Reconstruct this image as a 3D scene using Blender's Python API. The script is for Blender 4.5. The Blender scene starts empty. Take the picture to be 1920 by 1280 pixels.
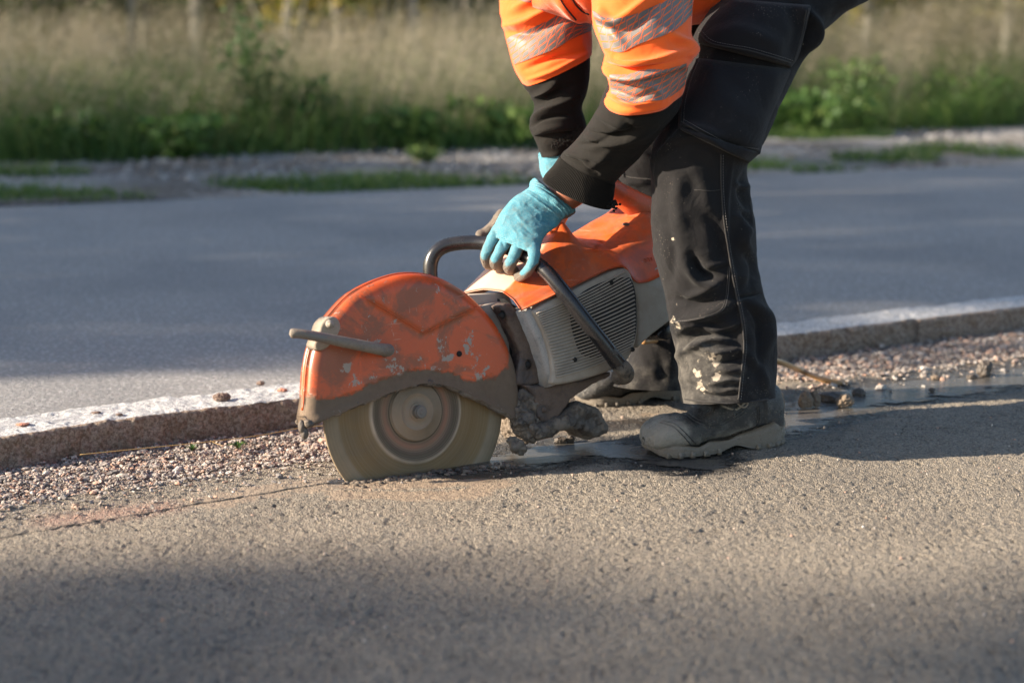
import bpy, math, numpy as np
from mathutils import Vector
from mathutils.bvhtree import BVHTree
from mathutils.geometry import tessellate_polygon
R = math.radians
S = bpy.context.scene
C = S.collection
# ------------------------------------------------------------------ camera
FPX = 1920*65/36; HC = .86; TILT = math.atan(640/FPX)
cam = bpy.data.objects.new('camera', bpy.data.cameras.new('camera')); C.objects.link(cam)
cam.location = (0, 0, HC); cam.rotation_euler = (math.pi/2-TILT, 0, 0)
cam.data.lens = 65; cam.data.sensor_width = 36; cam.data.clip_end = 500; cam.data.clip_start = .05
cam.data.dof.use_dof = True; cam.data.dof.focus_distance = 3.5; cam.data.dof.aperture_fstop = 2.6
S.camera = cam
# ------------------------------------------------------------------ sky, sun, exposure
SUN_EL, SUN_AZ = 22.0, 9.5          # light travels towards +X, turned 9.5 deg to +Y
sdir = np.array([math.cos(R(SUN_AZ))*math.cos(R(SUN_EL)), math.sin(R(SUN_AZ))*math.cos(R(SUN_EL)), -math.sin(R(SUN_EL))])
W = bpy.data.worlds.new('World'); S.world = W; W.use_nodes = True
sky = W.node_tree.nodes.new('ShaderNodeTexSky'); sky.sky_type = 'NISHITA'; sky.sun_disc = False
sky.sun_elevation = R(SUN_EL); sky.sun_rotation = math.atan2(-sdir[0], -sdir[1])
bg = W.node_tree.nodes['Background']; bg.inputs[1].default_value = .085
W.node_tree.links.new(sky.outputs[0], bg.inputs[0])
sun = bpy.data.objects.new('sun', bpy.data.lights.new('sun', 'SUN')); C.objects.link(sun)
sun.data.energy = 5.0; sun.data.angle = R(.5); sun.data.color = (1, .86, .68)
sun.rotation_euler = Vector(sdir).to_track_quat('-Z', 'Y').to_euler()
S.view_settings.view_transform = 'Standard'; S.view_settings.look = 'None'; S.view_settings.exposure = 1.68
S.view_settings.gamma = 1
# ------------------------------------------------------------------ maths helpers
CAM = np.array([0, 0, HC]); FW = np.array([0, math.cos(TILT), -math.sin(TILT)]); UP = np.array([0, math.sin(TILT), math.cos(TILT)]); RT = np.array([1., 0, 0])
def ray(u, v): return (u-960)*RT + (640-v)*UP + FPX*FW
def G(u, v, z=0.):
    r = ray(u, v); return CAM + r*((z-HC)/r[2])
def D(u, v, d): return CAM + ray(u, v)*(d/FPX)
def dep(p): return float((np.asarray(p)-CAM)@FW)
def proj(P):
    q = P-CAM; z = q@FW
    return np.stack([960+FPX*(q@RT)/z, 640-FPX*(q@UP)/z], -1)
def nrm(v): v = np.asarray(v, float); return v/(np.linalg.norm(v, axis=-1, keepdims=True)+1e-12)
def hsh(i, j, k, s):
    h = (i*374761393 + j*668265263 + k*2147483647 + s*974634777) & 0xffffffff
    h = ((h ^ (h >> 13))*1274126177) & 0xffffffff
    h = ((h ^ (h >> 15))*2246822519) & 0xffffffff
    return ((h ^ (h >> 16)) & 0xffff)/65535.
def vn(P, s=0):
    P = np.asarray(P, float); f = np.floor(P).astype(np.int64); t = P-f; t = t*t*(3-2*t); r = 0
    for a in (0, 1):
        for b in (0, 1):
            for c in (0, 1):
                w = (t[..., 0] if a else 1-t[..., 0])*(t[..., 1] if b else 1-t[..., 1])*(t[..., 2] if c else 1-t[..., 2])
                r = r + w*hsh(f[..., 0]+a, f[..., 1]+b, f[..., 2]+c, s)
    return r*2-1
def fbm(P, o=4, s=0):
    r = 0; a = 1.; t = 0
    for k in range(o): r = r+a*vn(P*2**k+k*17.3, s+k); t += a; a *= .5
    return r/t
def cr(P, n):                      # catmull-rom resample of control rows to n rows
    P = np.asarray(P, float); m = len(P); Q = np.vstack([2*P[0]-P[1], P, 2*P[-1]-P[-2]])
    t = np.linspace(0, m-1-1e-9, n); i = t.astype(int); f = (t-i)[:, None]
    a, b, c, d = Q[i], Q[i+1], Q[i+2], Q[i+3]
    return .5*(2*b+(c-a)*f+(2*a-5*b+4*c-d)*f*f+(3*b-a-3*c+d)*f**3)
def lin(P, n):                     # even arc-length resample, straight pieces
    P = np.asarray(P, float); L = np.r_[0, np.cumsum(np.linalg.norm(np.diff(P, axis=0), axis=1))]
    t = np.linspace(0, L[-1], n); return np.stack([np.interp(t, L, P[:, k]) for k in range(P.shape[1])], 1)
def dpoly(X, poly, ret_t=False):   # distance of points X (N,2) to a polyline
    best = np.full(len(X), 1e9); bt = np.zeros(len(X)); poly = np.asarray(poly, float)
    for i in range(len(poly)-1):
        a, b = poly[i], poly[i+1]; ab = b-a
        t = np.clip(((X-a)@ab)/(ab@ab+1e-12), 0, 1); d = np.linalg.norm(X-(a+t[:, None]*ab), axis=1)
        m = d < best; best[m] = d[m]; bt[m] = (i+t[m])/(len(poly)-1)
    return (best, bt) if ret_t else best
def sstep(a, b, x): t = np.clip((x-a)/(b-a), 0, 1); return t*t*(3-2*t)
# ------------------------------------------------------------------ object helpers
def tag(o, label=None, cat=None, group=None, kind=None):
    for k, v in (('label', label), ('category', cat), ('group', group), ('kind', kind)):
        if v: o[k] = v
    return o
def thing(name, label, cat, loc=(0, 0, 0), group=None):
    o = bpy.data.objects.new(name, None); C.objects.link(o); o.location = Vector([float(x) for x in loc]); o.empty_display_size = .1
    return tag(o, label, cat, group)
def rootof(o):
    while o.parent: o = o.parent
    return o
def build(name, V, F, mat, parent=None, smooth=True, attrs=None, uv=None, loc=None):
    V = np.asarray(V, float)
    if not isinstance(F, (list, tuple)): F = [F]
    o0 = np.array(rootof(parent).location) if parent else (np.asarray(loc, float) if loc is not None else np.zeros(3))
    me = bpy.data.meshes.new(name); me.vertices.add(len(V)); me.vertices.foreach_set('co', (V-o0).astype(np.float32).ravel())
    F = [np.asarray(f, np.int64) for f in F if len(f)]
    li = np.concatenate([f.ravel() for f in F]); cnt = np.concatenate([np.full(len(f), f.shape[1]) for f in F])
    me.loops.add(len(li)); me.loops.foreach_set('vertex_index', li.astype(np.int32))
    me.polygons.add(len(cnt)); me.polygons.foreach_set('loop_start', np.r_[0, np.cumsum(cnt)[:-1]].astype(np.int32))
    me.polygons.foreach_set('use_smooth', np.full(len(cnt), bool(smooth)))
    me.update(calc_edges=True)
    for k, a in (attrs or {}).items():
        a = np.asarray(a, float)
        if a.ndim == 1: t = me.attributes.new(k, 'FLOAT', 'POINT'); t.data.foreach_set('value', a.astype(np.float32))
        else:
            t = me.attributes.new(k, 'FLOAT_COLOR', 'POINT'); t.data.foreach_set('color', np.c_[a, np.ones(len(a))].astype(np.float32).ravel())
    if uv is not None:
        l = me.uv_layers.new(name='UVMap'); l.data.foreach_set('uv', np.asarray(uv)[li].astype(np.float32).ravel())
    me.materials.append(mat)
    o = bpy.data.objects.new(name, me); C.objects.link(o)
    if parent: o.parent = parent
    elif loc is not None: o.location = Vector([float(x) for x in loc])
    return o
def grid_faces(n, m, close=False, off=0):
    i, j = np.meshgrid(np.arange(n-1), np.arange(m if close else m-1), indexing='ij'); j2 = (j+1) % m
    return (np.stack([i*m+j, i*m+j2, (i+1)*m+j2, (i+1)*m+j], -1).reshape(-1, 4)+off)
class MB:                          # collects pieces into one mesh
    def __init__(s): s.V = []; s.Q = []; s.T = []; s.n = 0; s.A = []
    def add(s, V, Q=None, T=None, a=0.):
        V = np.asarray(V, float)
        if Q is not None and len(Q): s.Q.append(np.asarray(Q)+s.n)
        if T is not None and len(T): s.T.append(np.asarray(T)+s.n)
        s.V.append(V); s.A.append(np.full(len(V), a) if np.isscalar(a) else a); s.n += len(V)
    def build(s, name, mat, parent=None, smooth=True, loc=None, an='mud'):
        F = []
        if s.Q: F.append(np.vstack(s.Q))
        if s.T: F.append(np.vstack(s.T))
        return build(name, np.vstack(s.V), F, mat, parent, smooth, {an: np.concatenate(s.A)}, None, loc)
    def tube(s, P, r, seg=14, cap=True, a=0., flat=None):
        P = np.asarray(P, float); n = len(P); r = np.full(n, r) if np.isscalar(r) else np.asarray(r, float)
        T = nrm(np.gradient(P, axis=0)); u = np.cross(T[0], [0, 0, 1.]);
        if np.linalg.norm(u) < .1: u = np.cross(T[0], [0, 1., 0])
        u = nrm(u); X = []
        for i in range(n):
            u = nrm(u-T[i]*(u@T[i])); w = np.cross(T[i], u)
            th = np.linspace(0, 2*math.pi, seg, endpoint=False)
            X.append(P[i]+r[i]*(np.cos(th)[:, None]*u+np.sin(th)[:, None]*w*(flat or 1)))
        V = np.vstack(X); Q = grid_faces(n, seg, True); T3 = []
        if cap:
            V = np.vstack([V, P[0]-T[0]*r[0]*.35, P[-1]+T[-1]*r[-1]*.35]); k = n*seg
            for j in range(seg): T3 += [(j, k, (j+1) % seg), ((n-1)*seg+(j+1) % seg, k+1, (n-1)*seg+j)]
        s.add(V, Q, T3, a)
    def prism(s, outline, ax, t0, t1, bev=.0, a=0.):   # outline: 3D planar loop, extruded along ax from t0 to t1 with bevelled front (t1)
        P = np.asarray(outline, float); n = len(P); c = P.mean(0); e = nrm(np.roll(P, -1, 0)-np.roll(P, 1, 0)); inn = nrm(np.cross(e, ax))
        if ((c-P)*inn).sum(1).mean() < 0: inn = -inn
        rings = [P+ax*t0] + ([P+ax*(t1-bev*np.sign(t1-t0)), P+inn*bev*.3+ax*(t1-bev*.3*np.sign(t1-t0)), P+inn*bev+ax*t1] if bev else [P+ax*t1])
        V = np.vstack(rings+[(P[:0])]); m = len(rings); Q = grid_faces(m, n, True)
        u_ = nrm(np.cross(ax, [.3, .2, 1.])); w_ = np.cross(ax, u_); T = []
        for base in ((m-1)*n, 0):
            for tri in tessellate_polygon([[Vector((float(p@u_), float(p@w_), 0)) for p in V[base:base+n]]]): T.append([base+int(t) for t in tri])
        s.add(V, Q, T, a)
    def box(s, c, ex, ey, ez, a=0.):
        V = [np.asarray(c)+i*np.asarray(ex)+j*np.asarray(ey)+k*np.asarray(ez) for i in (-1, 1) for j in (-1, 1) for k in (-1, 1)]
        s.add(V, [(0, 1, 3, 2), (4, 6, 7, 5), (0, 4, 5, 1), (2, 3, 7, 6), (0, 2, 6, 4), (1, 5, 7, 3)], None, a)
    def blob(s, c, r, seed=0, amp=.25, sc=None, sub=2, freq=1.3, a=0., flat=None):
        V, T = ICO[sub]; d = 1+amp*fbm(V*freq+seed*7.7, 3, seed)
        X = V*d[:, None]*r
        if sc is not None: X = X*np.asarray(sc)
        if flat is not None: X[:, 2] = np.maximum(X[:, 2], -flat)
        s.add(X+np.asarray(c), None, T, a)
def ico(n):
    p = (1+5**.5)/2
    V = [(-1, p, 0), (1, p, 0), (-1, -p, 0), (1, -p, 0), (0, -1, p), (0, 1, p), (0, -1, -p), (0, 1, -p), (p, 0, -1), (p, 0, 1), (-p, 0, -1), (-p, 0, 1)]
    T = [(0, 11, 5), (0, 5, 1), (0, 1, 7), (0, 7, 10), (0, 10, 11), (1, 5, 9), (5, 11, 4), (11, 10, 2), (10, 7, 6), (7, 1, 8), (3, 9, 4), (3, 4, 2), (3, 2, 6), (3, 6, 8), (3, 8, 9), (4, 9, 5), (2, 4, 11), (6, 2, 10), (8, 6, 7), (9, 8, 1)]
    V = [np.array(v)/np.linalg.norm(v) for v in V]
    for _ in range(n):
        c = {}; N = []
        def mid(a, b):
            k = (min(a, b), max(a, b))
            if k not in c: V.append((V[a]+V[b])/np.linalg.norm(V[a]+V[b])); c[k] = len(V)-1
            return c[k]
        for a, b, d in T:
            x, y, z = mid(a, b), mid(b, d), mid(d, a); N += [(a, x, z), (b, y, x), (d, z, y), (x, y, z)]
        T = N
    return np.array(V), np.array(T)
ICO = {i: ico(i) for i in range(5)}
# ------------------------------------------------------------------ material helpers
class NT:
    def __init__(s, name):
        s.m = bpy.data.materials.new(name); s.m.use_nodes = True; s.t = s.m.node_tree; s.b = s.t.nodes['Principled BSDF']
        s.tc = s.t.nodes.new('ShaderNodeTexCoord')
    def put(s, sock, v):
        if isinstance(v, bpy.types.NodeSocket): s.t.links.new(v, sock)
        elif isinstance(v, (tuple, list)) and len(v) == 3 and sock.type == 'RGBA': sock.default_value = (*v, 1)
        else: sock.default_value = v
    def noise(s, scale, detail=4, rough=.55, vec=None, stretch=None, dist=0):
        n = s.t.nodes.new('ShaderNodeTexNoise'); n.inputs['Scale'].default_value = scale; n.inputs['Detail'].default_value = detail
        n.inputs['Roughness'].default_value = rough; n.inputs['Distortion'].default_value = dist
        v = vec or s.tc.outputs['Object']
        if stretch: v = s.vmul(v, stretch)
        s.t.links.new(v, n.inputs['Vector']); return n.outputs['Fac']
    def vmul(s, v, k):
        n = s.t.nodes.new('ShaderNodeVectorMath'); n.operation = 'MULTIPLY'; s.t.links.new(v, n.inputs[0]); n.inputs[1].default_value = k; return n.outputs[0]
    def vor(s, scale, feat='F1', out='Distance', vec=None):
        n = s.t.nodes.new('ShaderNodeTexVoronoi'); n.feature = feat; n.inputs['Scale'].default_value = scale
        s.t.links.new(vec or s.tc.outputs['Object'], n.inputs['Vector']); return n.outputs[out]
    def wave(s, scale, vec=None, dist=0, dirn='X', typ='BANDS'):
        n = s.t.nodes.new('ShaderNodeTexWave'); n.wave_type = typ; n.bands_direction = dirn; n.inputs['Scale'].default_value = scale; n.inputs['Distortion'].default_value = dist
        s.t.links.new(vec or s.tc.outputs['Object'], n.inputs['Vector']); return n.outputs['Fac']
    def math(s, op, a, b=0., c=None):
        n = s.t.nodes.new('ShaderNodeMath'); n.operation = op; s.put(n.inputs[0], a); s.put(n.inputs[1], b)
        if c is not None: s.put(n.inputs[2], c)
        return n.outputs[0]
    def step(s, x, lo, hi, a=0., b=1.):
        n = s.t.nodes.new('ShaderNodeMapRange'); n.interpolation_type = 'SMOOTHSTEP'; s.put(n.inputs[0], x)
        n.inputs[1].default_value = lo; n.inputs[2].default_value = hi; n.inputs[3].default_value = a; n.inputs[4].default_value = b; return n.outputs[0]
    def ramp(s, f, stops):
        n = s.t.nodes.new('ShaderNodeValToRGB'); e = n.color_ramp.elements
        while len(e) < len(stops): e.new(.5)
        for k, (p, c) in enumerate(stops): e[k].position = p; e[k].color = (*c, 1)
        s.put(n.inputs[0], f); return n.outputs[0]
    def mix(s, f, a, b, mode='MIX'):
        n = s.t.nodes.new('ShaderNodeMix'); n.data_type = 'RGBA'; n.blend_type = mode
        s.put(n.inputs[0], f); s.put(n.inputs[6], a); s.put(n.inputs[7], b); return n.outputs[2]
    def attr(s, name, out='Fac'):
        n = s.t.nodes.new('ShaderNodeAttribute'); n.attribute_name = name; return n.outputs[out]
    def bump(s, h, dist, strength=1., prev=None):
        n = s.t.nodes.new('ShaderNodeBump'); n.inputs['Strength'].default_value = strength; n.inputs['Distance'].default_value = dist
        s.t.links.new(h, n.inputs['Height'])
        if prev: s.t.links.new(prev, n.inputs['Normal'])
        return n.outputs[0]
    def out(s, col=None, rough=None, nor=None, metal=0., spec=None, **kw):
        if col is not None: s.put(s.b.inputs['Base Color'], col)
        if rough is not None: s.put(s.b.inputs['Roughness'], rough)
        if nor is not None: s.t.links.new(nor, s.b.inputs['Normal'])
        s.put(s.b.inputs['Metallic'], metal)
        if spec is not None: s.put(s.b.inputs['Specular IOR Level'], spec)
        for k, v in kw.items(): s.put(s.b.inputs[k.replace('_', ' ')], v)
        return s.m
#@@MATERIALS
def dusty(name, base, mudcol, rough=.4, mudbias=0., scale=60, metal=0., bumpd=.0012, var=.15, chip=None, chiplim=.69, film_=.38, mot=None):
    m = NT(name); n1 = m.noise(scale*.35, 6, .65); n2 = m.noise(scale*6, 3, .6); a = m.attr('mud')
    v = m.math('ADD', m.math('ADD', a, m.math('MULTIPLY', m.math('SUBTRACT', n1, .5), 1.5)), mudbias)
    v = m.math('ADD', v, m.math('MULTIPLY', m.math('SUBTRACT', n2, .5), .25))
    mk = m.step(v, .40, .60); b2 = tuple(min(1, c*(1+var)) for c in base); b1 = tuple(c*(1-var) for c in base)
    c = m.mix(m.noise(scale*.2, 4), b1, b2)
    film = m.step(m.noise(scale*.5, 5, .7), .35, .75, .02, film_); c = m.mix(film, c, mudcol)
    if mot: c = m.mix(m.step(m.noise(11, 6, .7, dist=.6), .46, .58, 0, .75), c, mot); c = m.mix(m.step(m.noise(17, 5, .65, stretch=(1, 1, .35)), .55, .66, 0, .6), c, tuple(x*1.25 for x in base))
    if chip is not None:
        ch = m.step(m.math('ADD', m.noise(scale*1.6, 6, .75), m.math('MULTIPLY', m.attr('chipa'), .16)), chiplim, chiplim+.012)
        c = m.mix(ch, c, chip); sc1 = m.step(m.noise(scale*7, 3, .6, stretch=(1, 1, .06)), .66, .70, 0, .5); sc2 = m.step(m.noise(scale*7, 3, .6, stretch=(.06, .06, 1)), .67, .71, 0, .5); c = m.mix(m.math('MULTIPLY', m.math('MAXIMUM', sc1, sc2), m.step(m.noise(scale*.3, 3), .45, .6)), c, (.50, .33, .24)); c = m.mix(m.step(m.vor(scale*4), .06, .03), c, (.5, .42, .33))
    du = m.attr('dust_lit'); c = m.mix(m.math('MULTIPLY', m.step(m.math('ADD', du, m.math('MULTIPLY', m.math('SUBTRACT', m.noise(scale*1.2, 5, .7), .5), .7)), .25, .8), .8), c, (.62, .43, .31))  # peach layer: pale dust and painted sunlight together
    mc = m.mix(m.noise(scale*3, 5, .7), tuple(x*.62 for x in mudcol), tuple(min(1, x*1.25) for x in mudcol))
    c = m.mix(mk, c, mc)
    h = m.math('ADD', m.math('MULTIPLY', mk, m.math('ADD', m.noise(scale*5, 6, .7), .6)), m.math('MULTIPLY', n2, .15))
    r = m.step(mk, 0, 1, rough, .85); r = m.math('ADD', r, m.math('MULTIPLY', film, .55))
    return m.out(c, r, m.bump(h, bumpd, .8), metal=metal)
ORANGE = dusty('orange_paint', (.58, .088, .012), (.20, .135, .09), .38, -.36, 40, chip=(.30, .20, .15), chiplim=.66, film_=.5, mot=(.34, .075, .03))
GUARD = dusty('guard_paint', (.52, .072, .009), (.14, .098, .066), .34, -.20, 26, chip=(.27, .22, .18), chiplim=.635, var=.35, film_=.24, mot=(.16, .058, .026))
BEIGE = dusty('beige_plastic', (.34, .30, .25), (.21, .165, .125), .55, -.25, 50, var=.1)
FANC = dusty('fan_cover_plastic', (.33, .28, .225), (.17, .13, .10), .6, -.15, 60, var=.12)
DARKMETAL = dusty('dirty_steel', (.06, .045, .04), (.15, .105, .08), .5, -.02, 60, metal=.2)
TABMETAL = dusty('dusty_alloy', (.26, .23, .20), (.30, .245, .19), .6, .0, 60)
LEVER = dusty('grimy_grey_steel', (.13, .115, .10), (.20, .165, .13), .5, .0, 60)
MUD = dusty('wet_mud', (.06, .048, .04), (.20, .16, .125), .5, .0, 90, bumpd=.004)
RUBBER = dusty('worn_black_rubber', (.010, .010, .012), (.15, .125, .10), .25, -.25, 60, film_=.08)
BLACKP = dusty('void_shade_black', (.006, .006, .006), (.03, .025, .02), .8, -.4, 60)  # flat black, stands in for the shade inside holes, vent and cut
def m_blade():
    m = NT('blade_steel'); a = m.attr('mud'); u = m.attr('rad')
    c = m.ramp(u, [(0, (.34, .26, .20)), (.285, (.33, .25, .19)), (.297, (.03, .022, .018)), (.315, (.20, .12, .09)), (.35, (.34, .15, .10)), (.39, (.17, .11, .085)), (.44, (.035, .026, .02)), (.475, (.13, .10, .08)), (.50, (.62, .50, .40)), (.525, (.25, .165, .085)), (.66, (.20, .125, .052)), (.83, (.23, .15, .065)), (.86, (.30, .24, .17)), (1, (.25, .20, .14))])
    c = m.mix(1., c, (.80, .76, .70), 'MULTIPLY'); n = m.noise(14, 5); c = m.mix(m.step(n, .35, .7, 0, .55), c, (.11, .085, .055))
    cc = m.t.nodes.new('ShaderNodeCombineXYZ'); m.put(cc.inputs[0], m.math('MULTIPLY', u, 60.))
    st = m.noise(1., 3, .6, vec=cc.outputs[0]); c = m.mix(m.step(st, .35, .65, 0, .35), c, (.27, .20, .12), 'MIX')
    return m.out(c, .62, m.bump(m.math('ADD', st, m.math('MULTIPLY', m.noise(900, 3), .4)), .0006, .5), metal=0., spec=.3)
BLADE = m_blade()
def m_fabric(name, dark, dust, dustbias, weave=1500, rough=.9, stain=None, wr=(12, .004), sheen=.3):
    m = NT(name); n1 = m.noise(9, 5, .6); n2 = m.noise(50, 5, .7)
    a = m.attr('dust'); v = m.math('ADD', m.math('ADD', m.math('MULTIPLY', n1, .7), m.math('MULTIPLY', n2, .45)), m.math('ADD', a, dustbias))  # on the trousers this mask also holds painted sunlight
    c = m.mix(m.step(v, .45, .95), dark, dust)
    c = m.mix(m.step(m.noise(weave*.6, 2), .3, .7, 0, .35), c, tuple(min(1, x*1.9) for x in dark))
    if stain:
        s = m.attr('stain'); sm = m.step(m.math('ADD', s, m.math('MULTIPLY', m.math('SUBTRACT', m.noise(110, 6, .75), .5), 2.6)), .42, .58)
        c = m.mix(sm, c, stain)
        sp = m.math('MULTIPLY', m.step(m.vor(260), .16, .08), m.step(m.noise(14, 3), .55, .68)); c = m.mix(sp, c, (.40, .34, .27))
    h = m.math('ADD', m.noise(weave, 2, .6), m.math('MULTIPLY', m.noise(wr[0]*6, 4, .6), 1.2))
    nb = m.bump(m.noise(wr[0], 3, .5, dist=1.2), wr[1], .7); nb = m.bump(h, .0007, .7, nb)
    m.out(c, rough, nb, spec=.2); m.put(m.b.inputs['Sheen Weight'], sheen*.2); m.put(m.b.inputs['Sheen Roughness'], .5); return m.m
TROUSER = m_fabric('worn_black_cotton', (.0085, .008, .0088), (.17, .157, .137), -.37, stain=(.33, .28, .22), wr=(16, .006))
SLEEVE = m_fabric('black_fleece', (.0085, .0075, .0065), (.026, .022, .017), -.2, 1100, wr=(18, .005), sheen=.15)
POCKET = m_fabric('pocket_canvas', (.0085, .0082, .0095), (.070, .064, .066), -.17, 1500, wr=(20, .004), stain=(.2, .17, .14))
def m_orange_cloth():
    m = NT('fluorescent_orange_cloth'); n = m.noise(9, 4)
    c = m.mix(n, (.86, .10, .008), (.95, .14, .012)); c = m.mix(m.step(m.noise(30, 5, .7), .5, .8, 0, .3), c, (.70, .15, .05))
    nb = m.bump(m.noise(14, 3, .5, dist=1.0), .006, .6); nb = m.bump(m.noise(1600, 2), .0004, .6, nb)
    m.out(c, .75, nb, spec=.25); m.put(m.b.inputs['Sheen Weight'], .25); return m.m
HIVIS = m_orange_cloth()
def m_band():
    m = NT('reflective_tape'); uv = m.tc.outputs['UV']
    s = m.t.nodes.new('ShaderNodeSeparateXYZ'); m.t.links.new(uv, s.inputs[0]); x, y = s.outputs[0], s.outputs[1]
    rows = 5.; yr = m.math('MULTIPLY', y, rows)
    sh = m.step(m.math('FRACT', m.math('MULTIPLY', x, 4.)), .70, .95)
    q = m.math('FRACT', m.math('ADD', m.math('ADD', yr, sh), m.math('MULTIPLY', x, 2.))); l1 = m.math('LESS_THAN', q, .17)
    z = m.math('FRACT', m.math('ADD', m.math('MULTIPLY', x, 3.), m.math('MULTIPLY', y, 1.6))); l2 = m.math('LESS_THAN', z, .05)
    l = m.math('MAXIMUM', l1, l2)
    g = m.mix(m.noise(60, 4, .7), (.11, .10, .095), (.17, .155, .145)); c = m.mix(l, g, (.86, .12, .01))
    return m.out(c, m.mix(l, (.55,)*3, (.8,)*3), m.bump(m.noise(1400, 2), .0003, .5))
BAND = m_band()
def m_glove():
    m = NT('teal_knit_glove'); a = m.attr('mud'); n1 = m.noise(260, 4, .7); n2 = m.noise(60, 4, .6)
    kn = m.wave(260, vec=None, dist=1.2, dirn='DIAGONAL')
    c = m.mix(n2, (.062, .245, .335), (.13, .37, .46)); c = m.mix(m.step(m.noise(420, 2), .45, .7, 0, .45), c, (.30, .44, .44))
    c = m.mix(m.step(m.noise(38, 5, .7), .48, .7, 0, .5), c, (.17, .19, .175))
    g = m.mix(n2, (.10, .085, .07), (.24, .20, .165))
    mk = m.step(m.math('ADD', a, m.math('MULTIPLY', m.math('SUBTRACT', n1, .5), .45)), .42, .58)
    return m.out(m.mix(mk, c, g), m.mix(mk, (.9,)*3, (.6,)*3), m.bump(m.math('ADD', m.noise(900, 2), kn), .0012, .8), spec=.25)
GLOVE = m_glove()
def m_skin():
    m = NT('skin'); c = m.mix(m.noise(45, 5, .6), (.19, .066, .038), (.29, .11, .065)); c = m.mix(m.step(m.noise(200, 3), .55, .75, 0, .5), c, (.17, .06, .04))
    m.out(c, .5, m.bump(m.noise(500, 4), .0005, .5)); m.put(m.b.inputs['Subsurface Weight'], .1); m.put(m.b.inputs['Subsurface Scale'], .01); return m.m
SKIN = m_skin()
HAIR = NT('hair'); HAIR = HAIR.out((.04, .025, .015), .6)
def m_boot(name, base, dust, bias):
    m = NT(name); a = m.attr('mud'); v = m.math('ADD', m.math('MULTIPLY', m.noise(14, 6, .7), 1.3), m.math('ADD', a, bias))
    c = m.mix(m.step(v, .4, .8), base, dust); c = m.mix(m.step(m.noise(120, 6, .75), .5, .68, 0, .6), c, tuple(x*.5 for x in dust))
    c = m.mix(m.math('MULTIPLY', m.step(m.vor(220), .2, .1), .5), c, (.42, .37, .30))
    nb = m.bump(m.noise(22, 3, .5, dist=1.5), .005, .6)
    return m.out(c, m.step(m.noise(40, 4, .6), .35, .65, .24, .6), m.bump(m.math('ADD', m.noise(260, 5, .7), m.noise(1400, 2)), .0014, .8, nb), spec=.5)
LEATHER = m_boot('muddy_leather', (.028, .028, .029), (.235, .215, .18), -.42)
SOLE = m_boot('muddy_sole', (.055, .047, .040), (.17, .143, .112), -.2)
def m_asphalt_near():
    m = NT('dusty_asphalt'); w = m.attr('wet'); rd = m.attr('red'); gr = m.attr('gravel'); sl = m.attr('slurry'); pit = m.attr('pit')
    n1 = m.noise(3.2, 5, .6); n2 = m.noise(42, 6, .65); n3 = m.noise(240, 5, .7)
    c = m.mix(n1, (.285, .238, .185), (.41, .352, .278))
    c = m.mix(m.step(m.noise(1.7, 4, .6), .42, .65, 0, .4), c, (.19, .165, .14))
    c = m.mix(m.step(n2, .42, .72, 0, .35), c, (.15, .125, .10)); vc = m.vor(300, out='Color'); vd = m.vor(300)
    sv_ = m.t.nodes.new('ShaderNodeSeparateColor'); m.t.links.new(vc, sv_.inputs[0]); cell = sv_.outputs[0]
    c = m.mix(m.step(cell, .60, .8, 0, .45), c, (.10, .09, .08)); c = m.mix(m.step(cell, .16, .08, 0, .45), c, (.38, .34, .29)); c = m.mix(m.step(vd, .45, .7, 0, .35), c, (.075, .066, .058))
    c = m.mix(m.step(n3, .52, .72, 0, .75), c, (.085, .075, .066))
    c = m.mix(m.step(m.vor(150), .10, .04, 0, .8), c, (.34, .29, .24))
    c = m.mix(m.step(m.noise(170, 4, .7), .60, .67, 0, .85), c, (.05, .045, .04))
    c = m.mix(m.step(pit, .3, .9, 0, .7), c, (.07, .06, .05))
    gc = m.mix(m.noise(90, 3), (.17, .135, .115), (.30, .22, .18)); c = m.mix(gr, c, gc)
    rm = m.step(m.math('ADD', rd, m.math('MULTIPLY', m.math('SUBTRACT', m.noise(300, 5, .75), .5), 1.3)), .2, 1.5); c = m.mix(m.math('MULTIPLY', rm, .6), c, (.62, .20, .15))
    sv = m.math('ADD', sl, m.math('MULTIPLY', m.math('SUBTRACT', m.noise(34, 5, .65, stretch=(.45, 1, 1)), .5), 1.6)); sm = m.step(sv, .5, .68)
    c = m.mix(sm, c, m.mix(n2, (.21, .16, .115), (.30, .235, .175)))
    wv = m.math('ADD', w, m.math('MULTIPLY', m.math('SUBTRACT', m.noise(26, 5, .65, stretch=(.5, 1, 1)), .5), .9)); wm = m.step(wv, .35, .6)
    c = m.mix(m.math('MULTIPLY', wm, .9), c, (.045, .04, .036))
    h = m.math('ADD', m.math('MULTIPLY', m.math('SUBTRACT', n3, m.math('MULTIPLY', vd, 1.2)), 1.), m.math('MULTIPLY', m.noise(700, 3, .7), .5)); h = m.math('ADD', h, m.math('MULTIPLY', n2, .6))
    h = m.math('MULTIPLY', h, m.step(sm, 0, 1, 1, .3))
    r = m.math('SUBTRACT', .92, m.math('MULTIPLY', wm, .66)); r = m.math('SUBTRACT', r, m.math('MULTIPLY', sm, .2))
    return m.out(c, r, m.bump(h, .004, 1.), spec=.3)
NEARA = m_asphalt_near()
def m_road():
    m = NT('road_asphalt'); n = m.noise(140, 5, .7); n1 = m.noise(1.2, 4, .6)
    c = m.mix(n1, (.225, .215, .205), (.285, .272, .26)); c = m.mix(m.step(n, .45, .65, 0, .6), c, (.085, .09, .105)); c = m.mix(m.step(m.vor(60), .34, .2, 0, .8), c, (.40, .39, .38)); c = m.mix(m.step(m.noise(.7, 3), .45, .6, 0, .35), c, (.14, .14, .145))
    return m.out(c, .9, m.bump(m.math('ADD', n, m.noise(60, 3)), .004, .8), spec=.3)
ROAD = m_road()
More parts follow.
